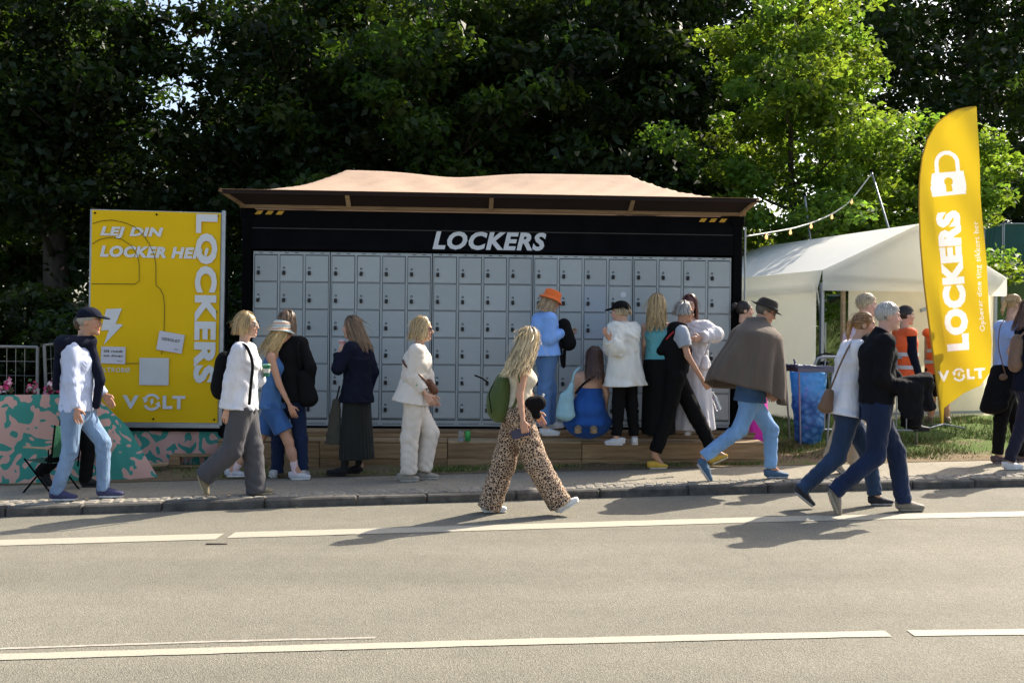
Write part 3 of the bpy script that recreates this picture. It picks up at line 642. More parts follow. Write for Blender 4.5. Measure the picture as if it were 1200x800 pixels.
# the lettering is printed in the cloth: carry it as a colour of the sail's own points
ink = np.zeros(len(SV), bool)
for o in sorted([c for c in flag.children if c.name.split('.')[0] in ('lettering', 'emblem', 'padlock_emblem', 'keyhole', 'shackle')], key=lambda c: c.name.startswith('keyhole')):
    Vt = np.array([v.co for v in o.data.vertices])+np.array(o.location); lo_ = Vt.min(0)-.01; hi_ = Vt.max(0)+.01
    cand = np.where((SV[:, 0] > lo_[0]) & (SV[:, 0] < hi_[0]) & (SV[:, 2] > lo_[2]) & (SV[:, 2] < hi_[2]))[0]; Q = SV[cand][:, [0, 2]]; hit = np.zeros(len(cand), bool)
    o.data.calc_loop_triangles()
    for tr_ in o.data.loop_triangles:
        a, b_, c = (Vt[i][[0, 2]] for i in tr_.vertices); d = (b_[1]-c[1])*(a[0]-c[0])+(c[0]-b_[0])*(a[1]-c[1])
        if abs(d) < 1e-12: continue
        l1 = ((b_[1]-c[1])*(Q[:, 0]-c[0])+(c[0]-b_[0])*(Q[:, 1]-c[1]))/d; l2 = ((c[1]-a[1])*(Q[:, 0]-c[0])+(a[0]-c[0])*(Q[:, 1]-c[1]))/d
        hit |= (l1 >= 0) & (l2 >= 0) & (l1+l2 <= 1)
    ink[cand[hit]] = not o.name.startswith('keyhole')
    bpy.data.objects.remove(o)
m, t, b, N, L = nodemat('flag_cloth'); setp(b, Roughness=.6); a = N.new('ShaderNodeVertexColor'); a.layer_name = 'tint'; L.new(a.outputs[0], b.inputs['Base Color']); tb = N.new('ShaderNodeBsdfTranslucent'); L.new(a.outputs[0], tb.inputs[0]); ms = N.new('ShaderNodeMixShader'); ms.inputs[0].default_value = .45; L.new(b.outputs[0], ms.inputs[1]); L.new(tb.outputs[0], ms.inputs[2]); L.new(ms.outputs[0], N['Material Output'].inputs[0])
obj('sail', mesh('sail', SV, SF, True, np.where(ink[:, None], (.78, .76, .76), (.62, .43, .015))), m, flag)
# ------------------------------------------------------------------ trees
def leafmat(name, c, tr, tw=.45):
    m, t, b, N, L = nodemat(name); setp(b, Roughness=.5); b.inputs['Specular IOR Level'].default_value = .3
    a = N.new('ShaderNodeVertexColor'); a.layer_name = 'tint'
    def mul(col):
        mx = N.new('ShaderNodeMix'); mx.data_type = 'RGBA'; mx.blend_type = 'MULTIPLY'; mx.inputs[0].default_value = 1; mx.inputs[6].default_value = (*col, 1); L.new(a.outputs[0], mx.inputs[7]); return mx.outputs[2]
    L.new(mul(c), b.inputs['Base Color']); tb = N.new('ShaderNodeBsdfTranslucent'); L.new(mul(tr), tb.inputs[0])
    ms = N.new('ShaderNodeMixShader'); ms.inputs[0].default_value = tw; L.new(b.outputs[0], ms.inputs[1]); L.new(tb.outputs[0], ms.inputs[2]); L.new(ms.outputs[0], N['Material Output'].inputs[0])
    return m
M_leaf_shade = leafmat('leaf_shade_tone', (.018, .033, .008), (.034, .066, .007), .35)  # shade of the backlit wood is put into this darker leaf colour
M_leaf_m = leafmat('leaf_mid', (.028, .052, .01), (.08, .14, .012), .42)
M_leaf_sun = leafmat('leaf_sun_tone', (.075, .135, .02), (.25, .38, .03), .5)  # sunlit look is put into this lighter leaf colour
M_bark = mat('bark', (.05, .04, .03), .9, .4, 12., .8, 25., stretch=(1, 1, .25))
def leaves(C, rad, n_each, size, seed, flat=.55, tcol=None):
    """C: cluster centres; returns V, F, tint of rhombic leaves"""
    g = np.random.default_rng(seed); nC = len(C); n = nC*n_each
    cen = np.repeat(C, n_each, axis=0); rr = np.repeat(rad, n_each)
    d = g.normal(size=(n, 3)); d /= np.linalg.norm(d, axis=1)[:, None]; d *= (g.random(n)**.45)[:, None]
    P = cen+d*rr[:, None]*np.array([1, 1, flat])
    nr = g.normal(size=(n, 3))*.75+np.array([0, 0, .9])+d*.5; nr /= np.linalg.norm(nr, axis=1)[:, None]
    ax = np.cross(nr, g.normal(size=(n, 3))); ax /= np.linalg.norm(ax, axis=1)[:, None]; bx = np.cross(nr, ax)
    s = size*(.6+.8*g.random(n))[:, None]
    droop = nr*s*.18
    V = np.stack([P-ax*s*.55-droop, P+bx*s*.3, P+ax*s*.55-droop, P-bx*s*.3], axis=1).reshape(-1, 3)
    Fq = np.arange(n*4).reshape(n, 4)
    ct = np.repeat(g.uniform(.75, 1.25, nC), n_each)*g.uniform(.75, 1.25, n)
    hue = np.repeat(g.uniform(-1, 1, nC), n_each)*.6+g.uniform(-1, 1, n)*.4
    T = np.stack([ct*(1+.25*hue), ct, ct*(1-.2*hue)], 1); T = np.repeat(T, 4, axis=0)
    return V, Fq, T
TREES = 0
def tree(name, label, base, H, cr, z0, mleaf, seed, ncl=150, nper=110, size=.15, group=None, trunk_r=.18, lean=(0, 0), squash=.8, cat='tree', crad=(.5, .95), top_bias=0):
    """crown radius cr, crown from z0 to H above the base"""
    g = np.random.default_rng(seed); bx, by = base; bz = float(terr_z(bx, by)); t = tag(empty(name, (bx, by, bz)), label, cat, group)
    zc = (z0+H)/2; hz = (H-z0)/2
    mb = MB(); trunk = [np.array([lean[0]*s*H+.12*math.sin(s*5+seed), lean[1]*s*H+.12*math.cos(s*4+seed*2), s*H*.86-.15]) for s in np.linspace(0, 1, 9)]
    mb.tube(trunk, trunk_r*np.array([1.25, 1, .9, .8, .68, .55, .4, .28, .12]), 9)
    tips = []
    nb_ = 11 if trunk_r > .08 else 5
    for k in range(nb_):
        s = .22+.68*k/(nb_-1); s = max(s, min(.8, z0/H*.7)); i = min(7, int(s*8)); p0 = trunk[i]+(trunk[i+1]-trunk[i])*(s*8-i); a = k*2.4+g.uniform(-.4, .4)
        Lb = cr*(.95-.35*abs(s-.5))*g.uniform(.75, 1.05); up = g.uniform(.25, .7)
        pts = [p0+np.array([math.cos(a)*Lb*q, math.sin(a)*Lb*q, Lb*up*q**1.3])+g.normal(0, .06, 3)*q for q in np.linspace(0, 1, 6)]
        mb.tube(pts, trunk_r*.42*(1-s*.5)*np.linspace(1, .12, 6), 6); tips.append(pts[-1]); tips.append(pts[-2]); tips.append(pts[3])
        for q in range(2):
            p1 = pts[2+q]; a2 = a+g.uniform(.5, 1.1)*(1 if q else -1); l2 = Lb*.5
            p2 = [p1+np.array([math.cos(a2)*l2*w, math.sin(a2)*l2*w, l2*.5*w]) for w in np.linspace(0, 1, 4)]; mb.tube(p2, trunk_r*.2*(1-s*.5)*np.linspace(1, .15, 4), 5); tips.append(p2[-1])
    mb.build('trunk', M_bark, t, True)
    tips = np.array(tips); nr_ = ncl-len(tips) if ncl > len(tips) else 0
    d = g.normal(size=(nr_, 3)); d /= np.linalg.norm(d, axis=1)[:, None]; d *= (g.random(nr_)**.4)[:, None]
    lump = 1+.22*np.sin(3*np.arctan2(d[:, 1], d[:, 0])+seed)+.15*np.sin(5*d[:, 2]+seed*1.7)
    wid = 1.0 if not top_bias else np.clip(1.15-top_bias*(d[:, 2]*.5+.5), .3, 1.2)
    C = np.c_[d[:, 0]*cr*lump*wid, d[:, 1]*cr*lump*squash*wid, zc+d[:, 2]*hz]; C[:, :2] += np.array(lean)*C[:, 2:3]
    C = np.vstack([C, tips]); C = C[C[:, 2] > z0*.8]
    C = C[C[:, 2] < H+.3]
    V, Fq, T = leaves(C, g.uniform(*crad, len(C)), nper, size, seed+5)
    obj('crown', mesh('crown', V, Fq, False, T), mleaf, t); return t
GR = 'dark trees along the back of the park'
# back rows: (pixel column, distance, height, crown radius, crown start)
rows = [
 (-60, 24, 11.5, 3.6, 1.2), (65, 22, 11.0, 2.7, 2.0), (352, 22.5, 10.8, 2.8, .8), (500, 21.5, 10.2, 3.1, .6), (660, 22.5, 10.6, 3.2, .6), (800, 24.5, 11.5, 2.8, .8),
 (20, 31, 15, 4.2, 1.5), (190, 33, 9.0, 3.2, 1.0), (345, 34, 15.5, 3.3, 1.2), (430, 31, 15, 4.2, 1.0), (590, 32, 15.5, 4.2, 1.0), (735, 31, 15, 4.0, 1.0), (985, 32, 16.5, 4.6, 1.0), (1130, 35, 16.5, 4.2, .5), (1270, 38, 17, 4.8, .5),
 (50, 40, 18, 4.4, 2.), (620, 42, 19, 5., 2), (960, 43, 18, 4.2, 2), (1100, 42, 19, 5., 2), (400, 42, 19, 5., 2)]
names = ['dark broadleaf tree at the park edge beyond the bare steel site fence', 'dark tree with a thick black trunk rising above the yellow banner', 'dense dark tree behind the container end near the yellow banner',
 'dense dark tree straight behind the LOCKERS lettering', 'dense dark tree behind the middle of the tan canopy', 'dark tree behind the canopy corner next to the bright green tree']
for i, (px_, d_, H, cr, z0) in enumerate(rows):
    X_ = (px_-600)/F*d_
    near = i < 6
    tree('broadleaf_tree', names[i] if near else 'tall shaded tree in the back rows of the wood', (X_, d_), H, cr, z0, M_leaf_shade if (i % 3 or px_ > 900) else M_leaf_m, 11+i*3, 240 if near else 170, 100 if near else 70, .185 if near else .26, GR, .2 if i != 1 else .3, crad=(.45, .85) if near else (.7, 1.2))
# hedge-like understorey behind the container and banner
for i, (px_, d_, H, cr) in enumerate([(-30, 17.5, 2.6, 1.7), (130, 17.0, 2.4, 1.5), (265, 18, 3.0, 1.5), (430, 18.5, 3.9, 1.8), (600, 18.5, 4.1, 1.8), (770, 18.3, 3.9, 1.7), (1085, 27, 3.0, 1.9), (1200, 26, 2.8, 2.4), (870, 21.5, 3.2, 1.5)]):
    tree('understorey_bush', ['dark bush behind the site fence', 'dark bush behind the yellow banner', 'dark bush between banner and container', 'bush just behind the canopy peak nearest the banner', 'bush just behind the middle of the canopy', 'bush just behind the canopy peak nearest the tent', 'green bush on the slope behind the tent roof', 'green bush on the slope behind the green mesh fence', 'green bush by the container corner behind the string lights'][i],
         ((px_-600)/F*d_, d_), H, cr, .15, M_leaf_shade if i < 6 else M_leaf_m, 200+i, 90, 90, .14, 'bushes under the trees', .05, cat='bush', crad=(.35, .6))
# the sunlit tree on the right and its neighbours
tree('bright_green_tree', 'bright sunlit green tree behind the container and tent', (5.7, 19.6), 8.3, 2.5, .8, M_leaf_sun, 77, 240, 120, .125, None, .11, lean=(-.02, 0), crad=(.3, .6), top_bias=.75)
tree('bright_green_tree', 'smaller sunlit green tree behind the feather flag', (8.7, 21.0), 4.9, 2.0, .6, M_leaf_sun, 78, 140, 120, .125, None, .08, crad=(.3, .55), top_bias=.3)
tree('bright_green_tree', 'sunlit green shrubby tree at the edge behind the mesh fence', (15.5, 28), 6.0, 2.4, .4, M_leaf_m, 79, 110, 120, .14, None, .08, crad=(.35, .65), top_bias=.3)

# ------------------------------------------------------------------ grass blades on the verge
def grass(name, n, xr, tr, hgt, seed, dens):
    g = np.random.default_rng(seed); X = g.uniform(*xr, n); Y = pav_y(X)+g.uniform(*tr, n)
    k = np.sin(X*2.1+Y*1.3)+np.sin(X*.9-Y*2.2+1)+g.normal(0, .5, n) > dens; X, Y = X[k], Y[k]; n = len(X)
    Z = terr_z(X, Y)-.012; h_ = hgt*(.5+g.random(n)); a = g.uniform(0, 6.28, n); w = .004+.004*g.random(n)
    dx, dy = np.cos(a)*w, np.sin(a)*w; lx, ly = g.normal(0, .5, n)*h_, g.normal(0, .5, n)*h_
    V = np.stack([np.c_[X-dx, Y-dy, Z], np.c_[X+dx, Y+dy, Z], np.c_[X+lx, Y+ly, Z+h_]], 1).reshape(-1, 3)
    c = g.uniform(.6, 1.3, n); dry = (g.random(n) < .3)
    T = np.stack([np.where(dry, .3, .1)*c, np.where(dry, .24, .165)*c, np.where(dry, .11, .03)*c], 1); T = np.repeat(T, 3, axis=0)
    return tag(obj(name, mesh(name, V, np.arange(n*3).reshape(n, 3), False, T), tintmat('grass_blade', .7, .2, .15, 8.)), kind='stuff')
grass('grass', 52000, (-7.5, 9), (.08, 1.5), .045, 3, .2)
grass('grass', 42000, (2.6, 10), (.5, 5), .06, 4, -.4)
grass('grass', 15000, (-8, -2.6), (.3, 3.5), .06, 5, -.6)
grass('grass', 26000, (4.5, 10), (5, 13), .12, 6, -1.2)
# ------------------------------------------------------------------ smooth solids (distance fields -> one closed surface)
def nrm(v): v = np.asarray(v, float); return v/(np.linalg.norm(v)+1e-12)
class Solid:
    def __init__(s, k=.02): s.p = []; s.k = k
    def seg(s, p0, p1, a0, a1=None, b0=None, b1=None, side=None, flat0=False, flat1=False, sub=False, k=None, pleat=None, fold=None):
        """tapered limb from p0 to p1; a = half width along 'side', b = half width across it"""
        a1 = a0 if a1 is None else a1; b0 = a0 if b0 is None else b0; b1 = a1 if b1 is None else b1
        s.p.append(('s', np.asarray(p0, float), np.asarray(p1, float), a0, a1, b0, b1, None if side is None else nrm(side), flat0, flat1, sub, k, pleat, fold)); return s
    def ell(s, c, r, M=None, sub=False, k=None):
        s.p.append(('e', np.asarray(c, float), np.asarray(r, float), np.eye(3) if M is None else np.asarray(M), sub, k)); return s
    def cut(s, c, n): s.p.append(('c', np.asarray(c, float), nrm(n))); return s      # keep the side against n
    def bb(s, q):
        if q[0] == 's':
            r = max(q[3:7]); return np.minimum(q[1], q[2])-r, np.maximum(q[1], q[2])+r
        r = q[2].max(); return q[1]-r, q[1]+r
    def mesh_data(s, h, wob=0., wfreq=18., seed=0):
        B_ = [s.bb(q) for q in s.p if q[0] != 'c' and not q[10 if q[0] == 's' else 4]]; lo = np.min([b[0] for b in B_], 0)-3*h-.02; hi = np.max([b[1] for b in B_], 0)+3*h+.02
        nn = np.ceil((hi-lo)/h).astype(int)+1; ax = [lo[i]+np.arange(nn[i])*h for i in range(3)]
        f = np.full(nn, 1., np.float32)
        for q in s.p:
            if q[0] == 'c':
                G = (ax[0][:, None, None]-q[1][0])*q[2][0]+(ax[1][None, :, None]-q[1][1])*q[2][1]+(ax[2][None, None, :]-q[1][2])*q[2][2]
                f = np.maximum(f, G.astype(np.float32)); continue
            kk = (q[11] if q[0] == 's' else q[5]); kk = s.k if kk is None else kk
            b0, b1 = s.bb(q); pad = kk+2.5*h+.012
            i0 = np.maximum(((b0-pad-lo)/h).astype(int), 0); i1 = np.minimum(((b1+pad-lo)/h).astype(int)+2, nn)
            if np.any(i1 <= i0): continue
            sl_ = tuple(slice(a, b) for a, b in zip(i0, i1))
            P = np.stack(np.meshgrid(ax[0][sl_[0]], ax[1][sl_[1]], ax[2][sl_[2]], indexing='ij'), -1)
            if q[0] == 's':
                d = q[2]-q[1]; Ls = np.linalg.norm(d)+1e-9; u = d/Ls; rel = P-q[1]; tt = rel@u; t_ = np.clip(tt/Ls, 0, 1)
                Q = rel-(t_*Ls)[..., None]*u; a = q[3]+(q[4]-q[3])*t_; b = q[5]+(q[6]-q[5])*t_
                if q[7] is None: dd = np.sqrt((Q*Q).sum(-1))-a
                else:
                    sd = q[7]-u*np.dot(q[7], u); sd = nrm(sd); su = Q@sd; w2 = np.maximum((Q*Q).sum(-1)-su*su, 0)
                    fac = 1.
                    if q[12]:
                        n_, amp = q[12]; fw = np.cross(u, sd); ph = np.arctan2(Q@fw, su); fac = 1+amp*np.sin(ph*n_)*(.25+.75*t_)
                    dd = (np.sqrt((su/(a*fac))**2+w2/(b*fac)**2)-1)*np.minimum(a, b)
                if q[13]:
                    nl_, nr_, am_, sd_ = q[13]; e1 = nrm(np.cross(u, (0.3, 1, .2))); e2 = np.cross(u, e1); ph = np.arctan2(Q@e2, Q@e1); ts = tt/Ls
                    g1 = np.abs(np.sin(np.pi*(nl_*ts+nr_*ph/(2*np.pi))+1.2*np.sin(2*ph+sd_)+.9*np.sin(ts*5+sd_*2))); g2 = np.abs(np.sin(np.pi*(nl_*.7*ts-nr_*ph/(2*np.pi))+1.5*np.sin(ph+sd_*3)+sd_))
                    env = .3+.7*np.abs(2*t_-1)**1.3; dd = dd+am_*env*(.75-g1*.8-g2*.5)
                if q[8]: dd = np.maximum(dd, -tt)
                if q[9]: dd = np.maximum(dd, tt-Ls)
                sub = q[10]
            else:
                Q = (P-q[1])@q[3]; k0 = np.sqrt(((Q/q[2])**2).sum(-1)); k1 = np.sqrt(((Q/(q[2]**2))**2).sum(-1))+1e-9; dd = k0*(k0-1)/k1; sub = q[4]
            cur = f[sl_]
            if sub:
                h_ = np.clip(.5-.5*(cur+dd)/max(kk, 1e-6), 0, 1); f[sl_] = cur*(1-h_)+(-dd)*h_+kk*h_*(1-h_)
            else:
                h_ = np.clip(.5+.5*(dd-cur)/max(kk, 1e-6), 0, 1); f[sl_] = dd*(1-h_)+cur*h_-kk*h_*(1-h_)
        if wob:
            x, y, z = ax[0][:, None, None], ax[1][None, :, None], ax[2][None, None, :]; w = wfreq
            n1_ = np.sin(w*.55*(x*.6+z*.8)+2.1*np.sin(w*.4*(y+z)+seed)+seed); n2_ = np.sin(w*.9*(z-.6*y-.7*x)+1.9*np.sin(w*.5*x+seed*2+w*.3*z)); nz = .62-np.abs(n1_)*.75-np.abs(n2_)*.45+.35*np.sin(w*.3*(x+z)+seed*3)
            f = f+np.float32(wob)*nz.astype(np.float32)
        # surface nets
        ins = f < 0; c = ins[:-1, :-1, :-1]; n8 = np.zeros(c.shape, np.int8)
        for dx in (0, 1):
            for dy in (0, 1):
                for dz in (0, 1): n8 += ins[dx:ins.shape[0]-1+dx, dy:ins.shape[1]-1+dy, dz:ins.shape[2]-1+dz]
        act = (n8 > 0) & (n8 < 8); I = np.argwhere(act); idx = -np.ones(c.shape, np.int64); idx[act] = np.arange(len(I))
        acc = np.zeros((len(I), 3)); cnt = np.zeros(len(I))
        cor = {(dx, dy, dz): f[I[:, 0]+dx, I[:, 1]+dy, I[:, 2]+dz] for dx in (0, 1) for dy in (0, 1) for dz in (0, 1)}
        for a in cor:
            for axx in range(3):
                if a[axx]: continue
                b = list(a); b[axx] = 1; b = tuple(b); fa, fb = cor[a], cor[b]; mk = (fa < 0) != (fb < 0); t_ = np.where(mk, fa/np.where(mk, fa-fb, 1), 0)
                pt = np.tile(np.array(a, float), (len(I), 1)); pt[:, axx] += t_; acc += pt*mk[:, None]; cnt += mk
        V = lo+(I+acc/cnt[:, None])*h; Fq = []
        for axx in range(3):
            o1, o2 = [(1, 2), (2, 0), (0, 1)][axx]
            A = np.take(ins, range(0, ins.shape[axx]-1), axx); Bm = np.take(ins, range(1, ins.shape[axx]), axx); E = np.argwhere(A != Bm)
            E = E[(E[:, o1] > 0) & (E[:, o2] > 0) & (E[:, o1] < ins.shape[o1]-1) & (E[:, o2] < ins.shape[o2]-1)]
            if not len(E): continue
            e1 = np.zeros(3, int); e1[o1] = 1; e2 = np.zeros(3, int); e2[o2] = 1
            g = lambda M_: idx[M_[:, 0], M_[:, 1], M_[:, 2]]
            q = np.stack([g(E-e1-e2), g(E-e2), g(E), g(E-e1)], 1); fl_ = ~A[E[:, 0], E[:, 1], E[:, 2]]; q[fl_] = q[fl_][:, ::-1]; Fq.append(q)
        Fq = np.vstack(Fq); Fq = Fq[(Fq >= 0).all(1)]
        return V, Fq

# ------------------------------------------------------------------ head, hand and shoe shapes made once
def make_head(male):
    s = Solid(.018); jw = 1.08 if male else .95
    s.ell((-.012, 0, .03), (.098, .076, .09)).ell((.028, 0, -.03), (.062, .06*jw, .088)).ell((.04, 0, -.082), (.043, .043*jw, .034))
    s.seg((.074, 0, -.1), (.076, 0, -.104), .019*jw, k=.02)
    s.seg((.084, .03, .022), (.084, -.03, .022), .0125, k=.015)
    s.seg((.088, 0, .012), (.110, 0, -.026), .008, .0125, k=.008).seg((.1, .011, -.032), (.1, -.011, -.032), .0085, k=.006)
    s.ell((.058, .038, -.03), (.03, .02, .022), k=.02).ell((.058, -.038, -.03), (.03, .02, .022), k=.02)
    for y in (.031, -.031):
        s.ell((.094, y, .002), (.014, .017, .011), sub=True, k=.012); s.ell((.0785, y, .002), (.0125, .013, .0115), k=.002)
    s.seg((.088, .017, -.06), (.088, -.017, -.06), .0075, k=.006).seg((.086, .014, -.071), (.086, -.014, -.071), .0075, k=.006)
    for y in (1, -1):
        s.ell((-.012, y*.076, -.008), (.022, .009, .032), k=.008)
    s.seg((-.022, 0, -.07), (-.03, 0, -.16), .05 if not male else .056, flat1=True, k=.03)
    V, Fq = s.mesh_data(.0072)
    C = np.ones((len(V), 3)); ay = np.abs(V[:, 1])
    lip = (V[:, 0] > .075) & (np.abs(V[:, 2]+.0655) < .012) & (ay < .024); C[lip] = (.82, .5, .5) if not male else (.88, .66, .62)
    br = (V[:, 0] > .06) & (np.abs(V[:, 2]-.027-.12*(ay-.03)*0) < .0065) & (ay > .012) & (ay < .05); C[br] = (.42, .36, .32)
    ey = (np.hypot(ay-.031, V[:, 2]-.002) < .011) & (V[:, 0] > .07); C[ey] = (1.1, 1.2, 1.25)
    ir = (np.hypot(ay-.031, V[:, 2]-.002) < .0065) & (V[:, 0] > .075); C[ir] = (.1, .1, .1)
    ck = (V[:, 0] > .04) & (np.abs(V[:, 2]+.035) < .025) & (ay > .025); C[ck] *= (1.0, .88, .86)
    return V, Fq, C
def make_hand(curl, spread=.0, thumb=.5):
    s = Solid(.007); s.seg((-.015, 0, 0), (.03, 0, 0), .027, .034, .019, .016, side=(0, 1, 0)).seg((.03, 0, 0), (.082, .002, 0), .034, .039, .0155, .0125, side=(0, 1, 0))
    for i, (y, l) in enumerate(((.03, .068), (.0105, .077), (-.0095, .071), (-.028, .056))):
        p = np.array([.082, y, 0]); a = curl*(.85+.1*i); r = .0088-.0006*i
        for j, fr in enumerate((.45, .31, .24)):
            an = a*(.55+.5*j)*1.; an = a*(.5+.75*j); q = p+l*fr*np.array([math.cos(an), spread*(y*8), -math.sin(an)]); s.seg(p, q, r-j*.0006, r-(j+1)*.0006, k=.004); p = q
    p = np.array([.018, .028, -.004]); d1 = nrm((.62, .6, -.5*thumb)); q = p+d1*.042; s.seg(p, q, .0135, .011, k=.01); d2 = nrm((.9, .15, -.9*thumb)); s.seg(q, q+d2*.034, .0105, .0085, k=.004)
    V, Fq = s.mesh_data(.0064); return V, Fq
HEADS = {True: make_head(True), False: make_head(False)}
HANDS = {'rest': make_hand(.42), 'grip': make_hand(1.15, thumb=1.2), 'open': make_hand(.2)}
def make_shoe(kind):
    u = Solid(.02); so_ = Solid(.006)
    if kind == 'boot':
        u.seg((.05, 0, .055), (.12, 0, .05), .04).seg((.12, 0, .048), (.225, 0, .04), .041, .034, .036, .026, side=(0, 1, 0)).seg((.05, 0, .06), (.045, 0, .19), .044, .048, flat1=True)
    else:
        u.seg((.045, 0, .05), (.12, 0, .052), .036, .038, .036, .036, side=(0, 1, 0)).seg((.12, 0, .046), (.225, 0, .036), .042, .036, .036, .024, side=(0, 1, 0)).seg((.045, 0, .05), (.04, 0, .095), .035, .037, .042, .044, side=(0, 1, 0), flat1=True)
        u.seg((.1, 0, .078), (.16, 0, .062), .018, .02, k=.01)
    u.cut((0, 0, .02), (0, 0, -1))
    so_.seg((.042, 0, .014), (.14, 0, .014), .042, .044, .014, .014, side=(0, 1, 0)).seg((.14, 0, .014), (.228, 0, .016), .048, .04, .014, .013, side=(0, 1, 0)).cut((0, 0, .002), (0, 0, -1)).cut((0, 0, .027), (0, 0, 1))
    return u.mesh_data(.011), so_.mesh_data(.010)
SHOES = {k: make_shoe(k) for k in ('sneaker', 'boot')}

# ------------------------------------------------------------------ hair
def hair_mesh(style, Lh, wave, rgb, seed, drift=(0, 0, 0), vol=1., n=310, hat=False):
    """head-local strands over a cap; style: short, bob, long, pony, bun"""
    g = np.random.default_rng(seed); Vs = []; Fs = []; Cs = []; nv = 0
    rad = np.array([.108, .088, .104])*vol; c0 = np.array([-.014, 0, .03])
    drift = np.array(drift, float)
    s = Solid(.012)
    if style == 'short':
        s.ell(c0+(-.002, 0, .003), (.107, .085, .099)).cut((.055, 0, .045), (.75, 0, -.55)).cut((.0, 0, -.062), (.3, 0, -1))
        s.ell((.03, .09, -.03), (.045, .03, .05), sub=True).ell((.03, -.09, -.03), (.045, .03, .05), sub=True)
    else:
        s.ell(c0, (.104, .083, .098)).cut((.062, 0, .04), (.8, 0, -.5)); s.cut((0, 0, -.08), (.5, 0, -1))
    V, Fq = s.mesh_data(.009); cc = np.tile(np.array(rgb)*.8, (len(V), 1)); Vs.append(V); Fs.append(Fq); Cs.append(cc); nv = len(V)
    for i in range(n if style != 'short' else 330):
        lay = g.uniform(0, 1) if i % 12 else g.uniform(1., 2.2)
        if style == 'short':
            phi = g.uniform(-math.pi, math.pi); th0 = abs(g.normal(0, .9)); th0 = min(th0, 1.9 if abs(phi) > 1.5 else 1.0)
            th = np.linspace(th0, th0+g.uniform(.2, .4), 4); R_ = rad*1.0*(.985+.03*lay)
            P = c0+np.c_[R_[0]*np.sin(th)*math.cos(phi), R_[1]*np.sin(th)*math.sin(phi), R_[2]*np.cos(th)]; P += g.normal(0, .002, P.shape)
        else:
            side = g.choice([-1, 1]); phi = side*g.uniform(.95 if style in ('long', 'bob') else 1.2, math.pi)
            # strands leave a parting on the top of the head and wrap over the skull
            th = np.linspace(g.uniform(.05, .5), 1.65, 6); R_ = rad*(.97+.1*lay)
            ph = phi*np.clip(.55+.45*th/1.4, 0, 1) if abs(phi) < 2 else np.full(6, phi)
            P = c0+np.c_[R_[0]*np.sin(th)*np.cos(ph), R_[1]*np.sin(th)*np.sin(ph), R_[2]*np.cos(th)]
            if style in ('long', 'bob'):
                l = Lh*g.uniform(.6, 1.1); m_ = 7; q = np.linspace(0, 1, m_)[1:, None]; e = P[-1]; out = nrm((P[-1]-c0)*(1, 1, 0))
                w = np.sin(q*l*28+g.uniform(0, 6))*wave*q; w2 = np.cos(q*l*24+g.uniform(0, 6))*wave*q
                T = e+np.c_[np.zeros(m_-1), np.zeros(m_-1), -q[:, 0]*l]+drift*q*l+out*(.012*np.sin(q*2.2))+np.c_[w[:, 0], w2[:, 0], np.zeros(m_-1)]+np.array([-.05, 0, 0])*q*min(1, l*2)*(1 if P[-1][0] < .03 else .35)
                P = np.vstack([P, T])
            else:
                ph0 = side*g.uniform(.55, 2.7); th0 = g.uniform(.35, 1.75) if abs(ph0) > 1.1 else g.uniform(.35, 1.05); da = np.array([math.sin(th0)*math.cos(ph0), math.sin(th0)*math.sin(ph0), math.cos(th0)]); db = nrm((-1, 0, .02 if style == 'pony' else .25)); om = math.acos(np.clip(da@db, -1, 1))+1e-6; kq = np.linspace(0, 1, 7)[:, None]
                D_ = (np.sin((1-kq)*om)*da+np.sin(kq*om)*db)/math.sin(om); P = c0+D_*np.array([.108, .088, .104])*(.97+.05*min(lay, 1.3))
        w_ = g.uniform(.003, .0062); nP = len(P); T = np.gradient(P, axis=0); T /= np.linalg.norm(T, axis=1)[:, None]+1e-9
        o_ = P-c0; o_[:, 2] *= .3; o_ /= np.linalg.norm(o_, axis=1)[:, None]+1e-9; sd = np.cross(T, o_); sd /= np.linalg.norm(sd, axis=1)[:, None]+1e-9
        tp = np.linspace(1, .45, nP)[:, None]*w_
        ring = np.stack([P+sd*tp, P+o_*tp*.6, P-sd*tp], 1).reshape(-1, 3)
        f_ = np.array([(a*3+b, a*3+b+1, a*3+b+4, a*3+b+3) for a in range(nP-1) for b in range(2)])
        Vs.append(ring); Fs.append(f_+nv); nv += len(ring)
        b_ = np.array(rgb)*g.choice([.45, .75, 1., 1.15, 1.45])*g.uniform(.85, 1.15); root = np.linspace(.72, 1.12, nP)[:, None]; Cs.append(np.repeat(b_*root, 3, axis=0))
    for i in range(36 if style != 'short' else 25):
        phi = g.choice([-1, 1])*g.uniform(1.2, math.pi); th = g.uniform(.1, 1.7); st_ = c0+rad*1.03*np.array([math.sin(th)*math.cos(phi), math.sin(th)*math.sin(phi), math.cos(th)])
        ln = g.uniform(.05, .12) if style != 'long' else g.uniform(.1, .5)*Lh+.04; k = np.linspace(0, 1, 6)[:, None]; dr = nrm(nrm((st_-c0)*(1, 1, .4))*.5+np.array([-.25, 0, -.9])+drift*.6+g.normal(0, .15, 3)); P = st_+dr*ln*k+nrm((st_-c0)*(1, 1, 0))*.02*np.sin(k*3)*(1 if style != 'short' else .3)+np.cumsum(g.normal(0, .003, (6, 3)), 0)
        if style == 'short': P = st_+(P-st_)*.3
        sd = nrm(np.cross(dr, (g.normal(), g.normal(), .3))); ring = np.stack([P+sd*.0014, P-sd*.0014], 1).reshape(-1, 3); f_ = np.array([(a*2, a*2+1, a*2+3, a*2+2) for a in range(5)]); Vs.append(ring); Fs.append(f_+nv); nv += 12; Cs.append(np.tile(np.array(rgb)*1.2, (12, 1)))
